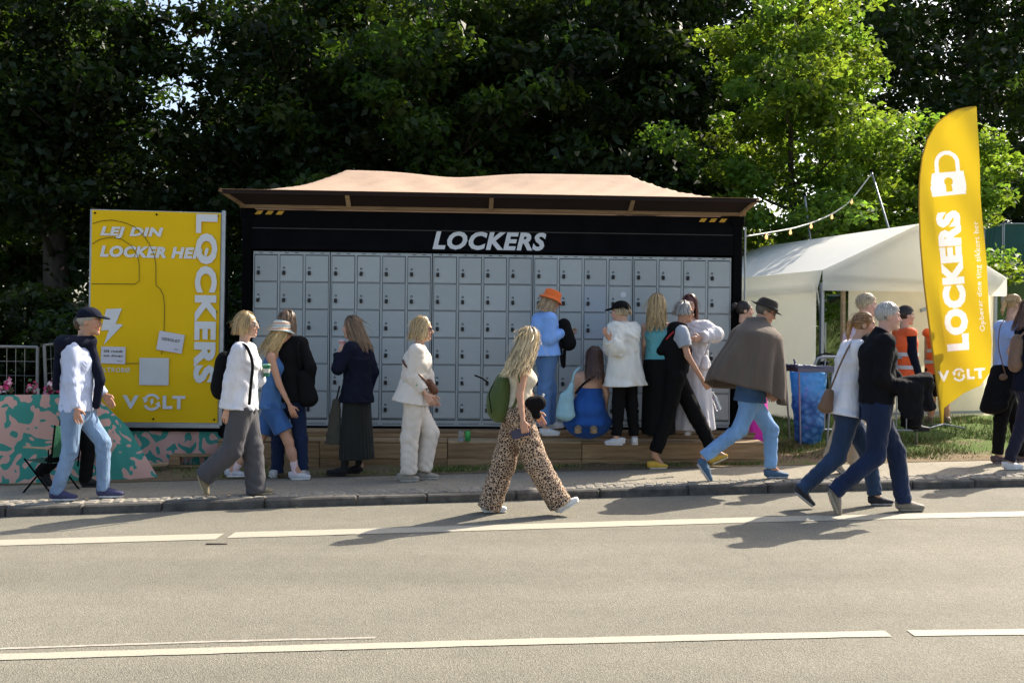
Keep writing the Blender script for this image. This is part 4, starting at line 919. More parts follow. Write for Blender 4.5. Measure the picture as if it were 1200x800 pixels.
    if style in ('pony', 'bun'):
        s = Solid(.01)
        if style == 'bun': s.ell((-.13, 0, .065), (.042, .04, .04))
        else:
            s.seg((-.11, 0, .03), (-.135, 0, .0), .02, .03).seg((-.135, 0, .0), np.array((-.145, 0, -Lh*.55))+drift*Lh*.5, .03, .026).seg(np.array((-.145, 0, -Lh*.55))+drift*Lh*.5, np.array((-.14, 0, -Lh))+drift*Lh, .026, .008)
        V, Fq = s.mesh_data(.008, .004, 60.); Vs.append(V); Fs.append(Fq+nv); nv += len(V); Cs.append(np.array(rgb)*np.clip(1+.3*np.sin(V[:, 1:2]*300+V[:, 0:1]*150), .6, 1.3))
    return np.vstack(Vs), np.vstack(Fs), np.clip(np.vstack(Cs), 0, 1)

# ------------------------------------------------------------------ a person
SKIN = {'fair': (.56, .34, .24), 'tan': (.5, .27, .17), 'pink': (.58, .33, .25)}
M_skin = tintmat('skin', .52, .4, .08, 40., sss=.12); M_hair = tintmat('hair', .42, .5, .25, 90., (1, 1, .12))
def axes(yaw): return np.array([math.cos(yaw), math.sin(yaw), 0]), np.array([-math.sin(yaw), math.cos(yaw), 0])
def person(label, an, yaw, head, sh, hip, ra, la, rl, ll, male=False, S=None, skin='fair', hair=('long', .3, .01, (.4, .26, .12)), hairk={}, neck=None, depth=None,
           clothes=(), shoe=('sneaker', (.7, .7, .7), (.75, .75, .73)), hat=None, glasses=None, ctr=None, fem_waist=True, shoe_len=None, hands=('rest', 'rest'), socks=None, zan=None):
    S = S or (1.0 if male else .93); yaw = R(yaw); Fw, Lf = axes(yaw)
    if depth is not None: d0 = depth; gr = at(an[0], an[1], d0)
    else: gr = gp(*an); d0 = gr[1]
    W_ = lambda q, base=d0: at(q[0], q[1], base+(q[2] if len(q) > 2 else 0))
    J = {'sh': W_(sh), 'hip': W_(hip), 'F': Fw, 'L': Lf, 'S': S, 'd0': d0, 'gr': gr, 'male': male}
    hw = (.175 if male else .155)*S; pw = .085*S
    for sd, sg, arm, leg in (('r', -1, ra, rl), ('l', 1, la, ll)):
        J[sd+'s'] = J['sh']+Lf*hw*sg+np.array([0, 0, -.03]); J[sd+'h'] = J['hip']+Lf*pw*sg
        b = J[sd+'s'][1]; J[sd+'e'] = W_(arm[0], b); J[sd+'w'] = W_(arm[1], b); J[sd+'t'] = W_(arm[2], b) if len(arm) > 2 else J[sd+'w']+nrm(J[sd+'w']-J[sd+'e'])*.1
        b = J[sd+'h'][1]; J[sd+'k'] = W_(leg[0], b); J[sd+'a'] = W_(leg[1], b); J[sd+'heel'] = W_(leg[2], b); J[sd+'toe'] = W_(leg[3], b)
    for sd in 'rl':
        for q in ('heel', 'toe'):
            p = J[sd+q]; g0 = zan if zan is not None else gz(p[0], p[1])
            if p[2] < g0+.055: p[2] = g0
    hd = W_(head); hy = R(head[3] if len(head) > 3 else math.degrees(yaw)); hp = R(head[4] if len(head) > 4 else 0)
    hs = .97 if male else .93
    hF, hL = axes(hy); hX = hF*math.cos(hp)+np.array([0, 0, -math.sin(hp)]); hZ = np.cross(hX, hL); HM = np.c_[hX, hL, hZ]*hs
    J['head'] = hd; J['HM'] = HM
    O = np.array([gr[0], gr[1], gr[2] if zan is None else zan]); J['O'] = O
    root = tag(empty('person', O), label, 'person'); J['root'] = root
    c = np.array(SKIN[skin]); up = nrm(J['sh']-J['hip'])
    # body (one surface) ---------------------------------------------------
    s = Solid(.035); hipc, shc = J['hip'], J['sh']; st = lambda t_: hipc+(shc-hipc)*t_
    s.seg(st(-.08), st(.4), .135*S, .115*S, .1*S, .085*S, side=Lf).seg(st(.4), st(.75), .115*S, .135*S, .085*S, .1*S, side=Lf).seg(st(.75), st(.93), .135*S, .11*S, .1*S, .075*S, side=Lf)
    s.seg(J['rs'], J['ls'], .05*S, .05*S, k=.05)
    nb = shc+np.array([0, 0, .0]); s.seg(nb, hd+HM@np.array([-.03, 0, -.1]), .052*S, .047*S)
    for sd in 'rl':
        s.seg(J[sd+'s'], J[sd+'e'], .047*S, .038*S, k=.02).seg(J[sd+'e'], J[sd+'w'], .038*S, .0255*S, k=.015)
        s.seg(J[sd+'h'], J[sd+'k'], .082*S, .055*S).seg(J[sd+'k'], J[sd+'k']*.6+J[sd+'a']*.4, .052*S, .053*S).seg(J[sd+'k']*.6+J[sd+'a']*.4, J[sd+'a'], .053*S, .034*S)
        s.seg(J[sd+'a'], J[sd+'heel']*.4+J[sd+'toe']*.6+np.array([0, 0, .04]), .034*S, .026*S)
    V, Fq = s.mesh_data(.021); Vs = [V]; Fs = [Fq]; Cs = [np.tile(c, (len(V), 1))]; nv = len(V)
    hv, hf, hc = HEADS[male]; Vs.append(hd+hv@HM.T); Fs.append(hf+nv); nv += len(hv); Cs.append(c*hc)
    for sd, sg, kind in (('r', -1, hands[0]), ('l', 1, hands[1])):
        v, f = HANDS[kind]; v = v*np.array([1, 1, 1])*(S*.98); f = f
        x = nrm(J[sd+'t']-J[sd+'w']); z = Lf*sg; z = nrm(z-x*np.dot(z, x)); y = np.cross(z, x)*(1 if sg < 0 else -1)
        if sg > 0: f = f[:, ::-1]
        Vs.append(J[sd+'w']+v@np.c_[x, y, z].T); Fs.append(f+nv); nv += len(v); Cs.append(np.tile(c*(1, .93, .9), (len(v), 1)))
    obj('body', mesh('body', np.vstack(Vs)-O, np.vstack(Fs), True, np.clip(np.vstack(Cs), 0, 1)), M_skin, root)
    # hair -------------------------------------------------------------------
    if hair:
        v, f, cc = hair_mesh(hair[0], hair[1], hair[2], hair[3], len(bpy.data.objects), **dict(hairk, **({'vol': .9} if hat else {})))
        ho = obj('hair', mesh('hair', hd+v@HM.T-O, f, True, cc), M_hair, root)
    # shoes ------------------------------------------------------------------
    for sd in 'rl':
        (uv, uf), (sv, sf) = SHOES[shoe[0]]; x = nrm(J[sd+'toe']-J[sd+'heel']); sc_ = (shoe_len or (.275 if male else .25))/.262
        z = np.array([0, 0, 1.]); z = nrm(z-x*np.dot(z, x)); y = np.cross(z, x); M_ = np.c_[x, y, z]*sc_; hl = J[sd+'heel']
        up_ = obj('shoe', mesh('shoe', hl+uv@M_.T-O, uf, True), cloth('shoe_'+str(shoe[1]), shoe[1], rough=.6, bump=.2, bscale=60), root)
        obj('sole', mesh('sole', hl+sv@M_.T-O, sf, True), mat('sole_'+str(shoe[2]), shoe[2], .7), up_)
        if socks is not None:
            q = Solid(.01).seg(J[sd+'a']+nrm(J[sd+'k']-J[sd+'a'])*.11, J[sd+'a']-np.array([0, 0, .04]), .044*S, .04*S, flat0=True); v, f = q.mesh_data(.01, .002, 60); obj('sock', mesh('sock', v-O, f, True), cloth('sock', socks), root)
    for cl in clothes: cl(J)
    if hat: hat(J)
    if glasses:
        M_g = mat('shades', (.01, .01, .01), .15, .1, spec=.8); mb = MB()
        for y_ in (-.032, .032):
            a = np.linspace(0, 2*np.pi, 13)[:-1]; ring = np.c_[np.full(12, .099), y_+.021*np.cos(a), .004+.017*np.sin(a)]; V_ = np.vstack([ring, ring-np.array([.006, 0, 0])]); mb.add(V_, [tuple(range(12)), tuple(range(23, 11, -1))]+[(i, 12+i, 12+(i+1) % 12, (i+1) % 12) for i in range(12)])
            mb.tube([(.095, y_*1.5, .008), (.06, y_/abs(y_)*.073, .01), (-.01, y_/abs(y_)*.086, .008)], .0035, 5)
        mb.tube([(.1, -.014, .008), (.102, 0, .01), (.1, .014, .008)], .003, 5)
        obj('sunglasses', mesh('sunglasses', hd+np.vstack(mb.V)@HM.T-O, mb.F), M_g if glasses == 'dark' else mat('spectacle_rim', (.3, .28, .26), .3), root)
    return J
def put(J, name, s, m_, h=.013, wob=.0, wf=18., parent=None):
    v, f = s.mesh_data(h, wob, wf, len(bpy.data.objects) % 7); return obj(name, mesh(name, v-J['O'], f, True), m_, parent or J['root'])
def spine(J, t_): return J['hip']+(J['sh']-J['hip'])*t_
def top(m_, loose=.02, sleeve=2., sl=(.062, .055, .04), drop=.06, flare=.0, name='shirt', wob=.007, waist=.0, collar=False, neckw=.0, tmax=.97, strap=False, armhole=True, back=0.):
    def fn(J):
        S, Lf = J['S'], J['L']; s = Solid(.035); g = loose; hem = J['hip']+nrm(J['hip']-J['sh'])*drop; sp = lambda t_: spine(J, t_); ml = J['male']
        bk = -J['F']*back; fo = wob*2.6; sd0 = len(bpy.data.objects) % 11
        A = [(.165, .118), (.145 if ml else .128, .108 if ml else .095), (.17 if ml else .15, .125 if ml else .118), (.15 if ml else .13, .085)]
        s.seg(hem+bk, sp(.42)+bk*.4, A[0][0]*S+g+flare, A[1][0]*S+g-waist, A[0][1]*S+g+flare, A[1][1]*S+g-waist, side=Lf, flat0=True, fold=(1., 6, fo, sd0))
        s.seg(sp(.42)+bk*.4, sp(.76), A[1][0]*S+g-waist, A[2][0]*S+g*.8, A[1][1]*S+g-waist, A[2][1]*S+g*.8, side=Lf, fold=(1.6, 2, fo, sd0+1))
        s.seg(sp(.76), sp(tmax-.05), A[2][0]*S+g*.8, A[3][0]*S, A[2][1]*S+g*.8, A[3][1]*S+g*.3, side=Lf)
        if not ml: s.ell(sp(.72)+J['F']*(.06*S), (.095*S, .125*S, .075*S), np.c_[J['F'], Lf, np.array([0, 0, 1.])], k=.03)
        if strap: s.p = s.p
        else: s.seg(J['rs'], J['ls'], .058*S+g*.4, k=.045)
        if collar: s.seg(J['sh']+np.array([0, 0, .01]), J['sh']*.55+J['head']*.45-np.array([0, 0, .01]), .075*S, .066*S, flat1=True, k=.02)
        if sleeve > 0:
            for sd in 'rl':
                a, e, w = J[sd+'s'], J[sd+'e'], J[sd+'w']
                if sleeve <= 1: s.seg(a, a+(e-a)*sleeve, sl[0]*S, sl[1]*S, flat1=True, k=.03, fold=(1.5, 2, fo*.7, sd0))
                else: s.seg(a, e, sl[0]*S, sl[1]*S, k=.03, fold=(2.6, 2, fo*.55, sd0+2)).seg(e, e+(w-e)*(sleeve-1), sl[1]*S, sl[2]*S, flat1=True, k=.02, fold=(3.4, 2, fo*.6, sd0+4))
        J['top'] = put(J, name, s, m_, .0122, wob*.2, 22.)
    return fn
def pants(m_, r=(.1, .076, .06), frac=1., name='trousers', wob=.006, high=.14, seat=.0, ext=.02, wf=20.):
    def fn(J):
        S, Lf = J['S'], J['L']; s = Solid(.03); u = nrm(J['sh']-J['hip']); fo = wob*2.6; sd0 = len(bpy.data.objects) % 13
        s.seg(J['hip']-u*.05, J['hip']+u*high, .16*S+seat, .14*S, .118*S+seat, .102*S, side=Lf, flat1=True)
        for sd in 'rl':
            hj, k, a = J[sd+'h'], J[sd+'k'], J[sd+'a']
            if frac <= 1 and frac < .5: e = hj+(k-hj)*frac*2; s.seg(hj, e, r[0]*S, r[1]*S, flat1=True, fold=(1.2, 3, fo, sd0))
            else:
                s.seg(hj, k, r[0]*S, r[1]*S, fold=(2.6, 1, fo*.9, sd0)); f2 = (frac-.5)*2; e = k+(a-k)*f2; e = e+nrm(a-k)*ext; s.seg(k, e, r[1]*S, r[2]*S, flat1=True, k=.02, fold=(4.2, 1, fo, sd0+3))
        J['pants'] = put(J, name, s, m_, .0122, wob*.2, wf)
    return fn
def skirt(m_, to, a=(.14, .2), b=(.11, .17), pleat=None, name='skirt', high=.08, wob=.004, mid=None):
    def fn(J):
        S = J['S']; s = Solid(.02); p1 = at(to[0], to[1], J['d0']+(to[2] if len(to) > 2 else 0)); p0 = J['hip']+np.array([0, 0, high])
        s.seg(p0, p1, a[0], a[1], b[0], b[1], side=J['L'], flat0=True, flat1=True, pleat=pleat); J['skirt'] = put(J, name, s, m_, .011, wob, 16.)
    return fn
def cap(m_, name='cap', brim=True, back=False):
    def fn(J):
        s = Solid(.012); s.ell((-.01, 0, .045), (.118, .097, .096)).cut((0, 0, .038), (.12, 0, -1)); v, f = s.mesh_data(.007)
        if brim:
            q = Solid(.008); q.ell((.105, 0, .05), (.085, .078, .014), np.array(Matrix.Rotation(R(10), 3, 'Y')), k=.01).ell((.0, 0, .0), (.098, .08, .06), sub=True); v2, f2 = q.mesh_data(.006); f = np.vstack([f, f2+len(v)]); v = np.vstack([v, v2])
        v = v+np.array([0, 0, .002]); v = np.vstack([v]); obj(name, mesh(name, J['head']+v@J['HM'].T-J['O'], f, True), m_, J['root'])
    return fn
def buckethat(m_, name='bucket_hat', br=.135, drop=.03, fedora=False):
    def fn(J):
        n = 28; a = np.arange(n)*2*np.pi/n; rx, ry = .113, .095
        prof = [(.0, .142), (.55, .14), (.84, .132), (.93, .115), (1.0, .07), (1.03, .045), (1.18, .045-drop*.4), (br/.1, .045-drop), (br/.1-.01, .04-drop), (1.16, .04-drop*.4), (1.0, .035)]
        if fedora: prof = [(.0, .125), (.4, .128), (.8, .145), (.9, .135), (1.0, .085), (1.06, .052), (1.3, .045), (1.58, .048), (1.58, .044), (1.3, .04), (1.02, .044)]
        V = np.vstack([np.c_[rx*k*np.cos(a)*(1 if not fedora or z < .1 else 1.02)-.012, ry*k*np.sin(a), np.full(n, z)+.004*np.sin(a*3)*(k > 1.1)+(-.02*np.cos(a)*np.clip(k-1, 0, 1) if fedora else 0)+(-.018*np.exp(-(k*np.sin(a)/.35)**2) if (fedora and z > .11) else 0)] for k, z in prof]); m = len(prof)
        Fq = np.array([(i*n+j, (i+1)*n+j, (i+1)*n+(j+1) % n, i*n+(j+1) % n) for i in range(m-1) for j in range(n)])
        o = obj(name, mesh(name, J['head']+V@J['HM'].T-J['O'], Fq, True), m_, J['root'])
        if fedora:
            mb = MB(); mb.tube([(rx*1.035*math.cos(q)-.012, ry*1.035*math.sin(q), .062) for q in np.linspace(0, 2*np.pi, 25)], .011, 6, False); V = np.vstack(mb.V)
            obj('hat_band', mesh('hat_band', J['head']+V@J['HM'].T-J['O'], mb.F, True), mat('hat_band_black', (.015, .014, .013), .7), o)
    return fn
def solid_thing(name, label, cat, base, s, m_, h=.012, wob=0., wf=18, group=None, parts=()):
    """a top-level thing whose main mesh is a smooth solid in world space"""
    base = np.asarray(base, float); v, f = s.mesh_data(h, wob, wf, 3); o = tag(empty(name, base), label, cat, group)
    return o, (lambda nm, vv, ff, mm, sm=True: obj(nm, mesh(nm, np.asarray(vv)-base, ff, sm), mm, o))(name+'_body' if False else 'shell', v, f, m_)
# ------------------------------------------------------------------ fabrics
def denim(name, c): return cloth(name, c, var=.3, scale=5., bump=.35, bscale=26.)
C_white = cloth('white_cotton', (.68, .67, .7)); C_cream = cloth('cream_cotton', (.66, .6, .52)); C_black = cloth('black_cloth', (.0055, .0055, .006), spec=.12, sheen=0.); C_navy = cloth('navy_cloth', (.007, .009, .02), spec=.12, sheen=0.)
C_lblue = cloth('pale_blue_shirt', (.5, .56, .74)); C_jean_l = denim('light_jeans', (.2, .3, .45)); C_jean = denim('blue_jeans', (.1, .2, .4)); C_jean_d = denim('dark_jeans', (.024, .046, .095)); C_jean_n = denim('indigo_jeans', (.008, .018, .052))
C_grey = cloth('charcoal_trousers', (.075, .072, .078)); C_denim = denim('denim_dress', (.04, .11, .28))
def spotted(name, base, spots, sc, thr):
    m, t, b, N, L = nodemat(name); setp(b, Roughness=.85); tc = N.new('ShaderNodeTexCoord'); vo = N.new('ShaderNodeTexVoronoi'); vo.inputs['Scale'].default_value = sc; L.new(tc.outputs['Object'], vo.inputs['Vector'])
    mr = N.new('ShaderNodeMapRange'); mr.inputs[1].default_value = thr-.03; mr.inputs[2].default_value = thr; L.new(vo.outputs['Distance'], mr.inputs[0])
    mx = N.new('ShaderNodeMix'); mx.data_type = 'RGBA'; L.new(mr.outputs[0], mx.inputs[0]); mx.inputs[6].default_value = (*spots, 1); mx.inputs[7].default_value = (*base, 1); L.new(mx.outputs[2], b.inputs['Base Color'])
    nz = N.new('ShaderNodeTexNoise'); nz.inputs['Scale'].default_value = 20; L.new(tc.outputs['Object'], nz.inputs['Vector']); bp = N.new('ShaderNodeBump'); bp.inputs['Strength'].default_value = .35; bp.inputs['Distance'].default_value = .015; L.new(nz.outputs[0], bp.inputs['Height']); L.new(bp.outputs[0], b.inputs['Normal'])
    MATS[name] = m; return m
C_flower = spotted('cream_print', (.66, .6, .52), (.2, .4, .22), 9., .13)
# leopard print: dark broken rings with brown centres on cream
m, t, b, N, L = nodemat('leopard_print'); setp(b, Roughness=.85); tc = N.new('ShaderNodeTexCoord')
wn = N.new('ShaderNodeTexNoise'); wn.inputs['Scale'].default_value = 30; L.new(tc.outputs['Object'], wn.inputs['Vector']); va = N.new('ShaderNodeVectorMath'); va.operation = 'MULTIPLY_ADD'; va.inputs[1].default_value = (.035,)*3; L.new(wn.outputs['Color'], va.inputs[0]); L.new(tc.outputs['Object'], va.inputs[2])
vo = N.new('ShaderNodeTexVoronoi'); vo.feature = 'DISTANCE_TO_EDGE'; vo.inputs['Scale'].default_value = 42; L.new(va.outputs[0], vo.inputs['Vector'])
r1 = N.new('ShaderNodeValToRGB'); r1.color_ramp.interpolation = 'LINEAR'; e = r1.color_ramp.elements; e[0].position = .06; e[0].color = (.58, .4, .26, 1); e[1].position = .1; e[1].color = (.012, .008, .008, 1)
q = r1.color_ramp.elements.new(.33); q.color = (.02, .011, .009, 1); q = r1.color_ramp.elements.new(.4); q.color = (.16, .065, .03, 1); L.new(vo.outputs['Distance'], r1.inputs[0]); L.new(r1.outputs[0], b.inputs['Base Color'])
nz = N.new('ShaderNodeTexNoise'); nz.inputs['Scale'].default_value = 20; L.new(tc.outputs['Object'], nz.inputs['Vector']); bp = N.new('ShaderNodeBump'); bp.inputs['Strength'].default_value = .35; bp.inputs['Distance'].default_value = .015; L.new(nz.outputs[0], bp.inputs['Height']); L.new(bp.outputs[0], b.inputs['Normal']); C_leo = m
def belt(m_, t_=.09, r=(.165, .125), name='belt', w=.02):
    def fn(J):
        c = spine(J, t_); S = J['S']; mb = MB(); Q = [c+J['L']*r[0]*S*math.cos(q)+J['F']*r[1]*S*math.sin(q)-J['O'] for q in np.linspace(0, 2*np.pi, 33)]; mb.add(np.vstack([np.array(Q)+(0, 0, w), np.array(Q)-(0, 0, w)]), [(i, i+1, 34+i, 33+i) for i in range(32)]); mb.build(name, m_, J['root'], True)
    return fn
def pockets(m_):
    def fn(J):
        S = J['S']
        for sg in (-1, 1):
            c = J['hip']-J['F']*(.112*S)+J['L']*sg*.075*S-np.array([0, 0, .045]); mb = MB(); x = nrm(J['L']+J['F']*sg*.35); z = nrm(J['sh']-J['hip']); mb.box((0, 0, 0), (.125*S, .02, .14*S), np.c_[x, np.cross(z, x), z], .009); V = np.vstack(mb.V)+c-J['O']; obj('back_pocket', mesh('back_pocket', V, mb.F), m_, J['root'])
    return fn
BLOND, DBLOND, BROWN, GREYH, WHITEH = (.55, .38, .16), (.34, .22, .1), (.07, .035, .02), (.42, .39, .34), (.5, .47, .43)
def tube_on(J, name, pts, r, m_, n=8):
    P = np.array([at(p[0], p[1], J['d0']+p[2]) for p in pts]); k = np.arange(len(P)); kk = np.linspace(0, len(P)-1, len(P)*4)
    P = np.stack([np.interp(kk, k, P[:, i]) for i in range(3)], 1); P[1:-1] = (P[:-2]+2*P[1:-1]+P[2:])/4; P[1:-1] = (P[:-2]+2*P[1:-1]+P[2:])/4
    return MB().tube(P-J['O'], r, n).build(name, m_, J['root'], True)
def ptsd(J, *q): return [at(p[0], p[1], J['d0']+p[2]) for p in q]
def strap(root, base, pts, m_, w=.014, name='strap'):
    P = np.array(pts); k = np.arange(len(P)); kk = np.linspace(0, len(P)-1, len(P)*4); P = np.stack([np.interp(kk, k, P[:, i]) for i in range(3)], 1)
    for _ in range(3): P[1:-1] = (P[:-2]+2*P[1:-1]+P[2:])/4
    return MB().tube(P-np.asarray(base), w, 6).build(name, m_, root, True)

# 1 man in a navy cap, jumper over his shoulders
def jumper(J):
    S = J['S']; s = Solid(.03); n_ = J['sh']+np.array([0, 0, .035])
    s.seg(J['rs']+np.array([0, 0, .03])-J['F']*.05, J['ls']+np.array([0, 0, .03])-J['F']*.05, .085, .085).seg(J['rs']+np.array([0, 0, .05]), n_+J['F']*.11, .06, .05).seg(J['ls']+np.array([0, 0, .05]), n_+J['F']*.11, .06, .05)
    s.seg(n_-J['F']*.1-J['L']*.1, spine(J, .35)-J['F']*.15-J['L']*.06, .11, .09, .05, .035, side=J['L']); s.seg(n_+J['F']*.09, spine(J, .45)+J['F']*.2+J['L']*.03, .05, .045); s.seg(spine(J, .45)+J['F']*.2+J['L']*.03, spine(J, .05)+J['F']*.17+J['L']*.04, .04, .035)
    put(J, 'jumper', s, C_navy, .013, .006)
J1 = person('man in a navy cap with a navy jumper over his pale blue shirt', (100, 585), 0, (105.5, 377, 0, 2, 3), (92, 404), (89, 479), [(83, 447), (88, 479, .03), (91, 491)], [(110, 448), (123, 463), (131, 475)],
  [(82, 529), (66, 576), (57.5, 586), (88, 588)], [(121, 519), (121, 572), (113, 583), (141, 583)], male=True, skin='tan', hair=('short', 0, 0, GREYH),
  clothes=(top(C_lblue, .02, 1.95, (.075, .06, .043), .02, .0), pants(C_jean_l, (.1, .068, .055)), jumper), hat=cap(C_navy), shoe=('sneaker', (.05, .05, .11), (.6, .58, .55)), hands=('rest', 'rest'))
# 2 dark figure behind him
J2 = person('person in black trousers and boots walking behind the man in the navy cap', (95, 572), 0, (100, 382, 0, 0, 0), (92, 405), (88, 480), [(84, 440), (86, 470)], [(94, 440), (98, 468)],
  [(73, 530), (48, 553), (41, 548), (58, 574)], [(104, 522), (100, 562), (93, 572), (117, 573)], clothes=(top(C_black, .02, 2, drop=.06), pants(C_black, (.1, .075, .065))), hair=('short', 0, 0, BROWN), shoe=('boot', (.012, .012, .013), (.02, .02, .02)))
# 3 woman in white shirt
J3 = person('woman in a white shirt and charcoal trousers carrying a cup', (290, 581), 0, (290, 381, 0, -2, 0), (286, 407), (285, 478), [(272, 446), (266, 480), (263, 492)], [(301, 444), (307, 440), (314, 432)],
  [(272, 527, .0), (241, 556), (230, 553), (240, 578)], [(296, 525), (300, 573), (291, 581), (317, 581)], hair=('bob', .115, .004, (.5, .34, .15)), glasses='rim',
  clothes=(top(C_white, .045, 1.95, (.085, .085, .075), .0, .02, wob=.01, back=.04), pants(C_grey, (.115, .105, .1), ext=.035)), shoe=('sneaker', (.25, .2, .12), (.4, .33, .22)), hands=('rest', 'grip'))
# 4 woman in bucket hat
stripe = None
m, t, b, N, L = nodemat('striped_knit'); setp(b, Roughness=.9); tc = N.new('ShaderNodeTexCoord'); sx_ = N.new('ShaderNodeSeparateXYZ'); L.new(tc.outputs['Object'], sx_.inputs[0]); ml_ = N.new('ShaderNodeMath'); ml_.operation = 'MULTIPLY'; ml_.inputs[1].default_value = 17; L.new(sx_.outputs[2], ml_.inputs[0]); fr_ = N.new('ShaderNodeMath'); fr_.operation = 'FRACT'; L.new(ml_.outputs[0], fr_.inputs[0])
r1 = N.new('ShaderNodeValToRGB'); r1.color_ramp.interpolation = 'CONSTANT'; e = r1.color_ramp.elements; e[0].color = (.62, .56, .46, 1); e[1].position = .35; e[1].color = (.3, .45, .5, 1); q = r1.color_ramp.elements.new(.55); q.color = (.6, .55, .45, 1); q = r1.color_ramp.elements.new(.8); q.color = (.55, .25, .15, 1); L.new(fr_.outputs[0], r1.inputs[0]); L.new(r1.outputs[0], b.inputs['Base Color']); C_knit = m
J4 = person('woman in a striped bucket hat and blue denim shorts set', (352, 561), 0, (331, 390, 0, 30, 8), (321, 414), (320, 476), [(327, 450), (340, 476), (345, 488)], [(332, 450), (342, 464), (349, 470)],
  [(338, 517), (347, 551), (338, 560), (369, 560)], [(303, 519), (272, 551), (263, 556), (286, 566)], skin='tan', hair=('long', .3, .014, BLOND), hairk={'drift': (-.35, 0, 0)},
  clothes=(top(denim('denim_top', (.06, .15, .33)), .014, 0, drop=.02, flare=.02, name='top', strap=True, tmax=.9, wob=.005), pants(C_denim, (.108, .112, .1), .36, 'shorts', high=.05)), hat=buckethat(C_knit), shoe=('sneaker', (.5, .5, .52), (.65, .65, .63)), socks=(.7, .55, .56), hands=('rest', 'grip'))
# 5 black coat by the lockers
J5 = person('person in a black jacket and dark jeans facing the first lockers', (338, 560), 70, (338, 378, 0, 50, 0), (339, 399), (340, 470), [(364, 430, -.05), (362, 462, .02)], [(317, 428), (320, 458, .1)],
  [(352, 514), (354, 548), (352, 556, -.1), (360, 553, .12)], [(326, 514), (325, 552), (322, 560, -.1), (318, 557, .12)], hair=('long', .17, .006, (.18, .11, .06)),
  clothes=(top(C_black, .05, 2, (.075, .065, .055), .0, .02, name='jacket'), pants(C_jean_n, (.1, .08, .07))), shoe=('sneaker', (.5, .5, .5), (.6, .6, .58)))
# 6 navy jacket, pleated skirt
C_pleat = cloth('pleated_grey', (.016, .018, .016))
J6 = person('long-haired woman in a navy jacket and dark pleated skirt', (408, 556), 155, (412, 384, 0, 168, 6), (420, 405), (418, 468), [(437, 436), (430, 460)], [(396, 432, -.06), (398, 412, .0), (403, 404)],
  [(424, 512), (422, 546), (426, 554), (402, 556)], [(406, 512), (404, 546), (408, 553), (391, 554)], hair=('long', .31, .006, (.2, .12, .06)), hairk={'drift': (-.22, 0, 0)},
  clothes=(top(C_navy, .045, 1.9, (.078, .07, .06), .03, .025, name='jacket'), skirt(C_pleat, (418, 537), (.17, .215), (.13, .175), (22, .035), high=.1)), shoe=('boot', (.012, .012, .012), (.015, .015, .015)), hands=('rest', 'grip'))
# 7 cream outfit
J7 = person('blonde woman with sunglasses in a cream shirt and cream trousers', (490, 563), 0, (496, 386, 0, 0, 3), (490, 408), (486, 474), [(484, 442), (500, 463), (508, 477)], [(500, 440), (506, 464), (512, 474)],
  [(480, 513), (479, 552), (465, 563), (495, 563)], [(504, 507), (497, 548), (488, 557), (515, 559)], hair=('long', .15, .016, (.55, .4, .2)), hairk={'vol': 1.06}, glasses='dark',
  clothes=(top(C_flower, .045, 1.75, (.085, .08, .065), -.02, .04, wob=.009, back=.05), pants(C_cream, (.112, .1, .09), ext=.03)), shoe=('sneaker', (.3, .27, .23), (.42, .4, .36)))
# 8 leopard trousers
C_tank = cloth('cream_rib', (.6, .53, .4))
J8 = person('long-haired blonde woman in leopard print trousers and a cream vest', (620, 602), 5, (620.5, 401, 0, 55, 2), (612, 428), (607, 487), [(609, 462, -.04), (613, 495, -.12), (616, 509, -.13)], [(620, 462), (628, 483), (634, 493)],
  [(630, 545), (655, 588), (653, 602), (682, 586)], [(590, 543), (574, 592), (563, 601), (594, 602)], skin='tan', hair=('long', .33, .018, (.56, .42, .22)), hairk={'drift': (-.55, 0, 0), 'vol': 1.05, 'n': 420},
  clothes=(top(C_tank, .008, 0, drop=-.06, name='vest', wob=.003, strap=True, tmax=.93), pants(C_leo, (.125, .115, .115), name='trousers', ext=.03, high=.15)), shoe=('sneaker', (.7, .69, .66), (.72, .7, .66)), hands=('grip', 'open'))
# 9 orange hat
C_bjk = cloth('sky_blue_jacket', (.22, .4, .78)); C_or = cloth('orange_felt', (.75, .15, .03))
J9 = person('woman in an orange bucket hat and sky blue jacket at the lockers', (640, 506), 25, (646, 353, 0, 20, 22), (638, 371), (640, 415), [(643, 398, -.05), (660, 389, .05)], [(655, 398), (664, 393)],
  [(638, 457), (637, 496), (632, 505), (650, 506)], [(644, 457), (643, 495), (638, 503), (655, 502)], depth=11.35, zan=DECK_T, hair=('long', .18, .006, (.42, .3, .17)), S=.95,
  clothes=(top(C_bjk, .045, 1.95, (.08, .072, .055), .02, .03, name='jacket'), pants(C_jean, (.11, .085, .075))), hat=buckethat(C_or, br=.14, drop=.035), shoe=('sneaker', (.6, .6, .6), (.62, .62, .62)))
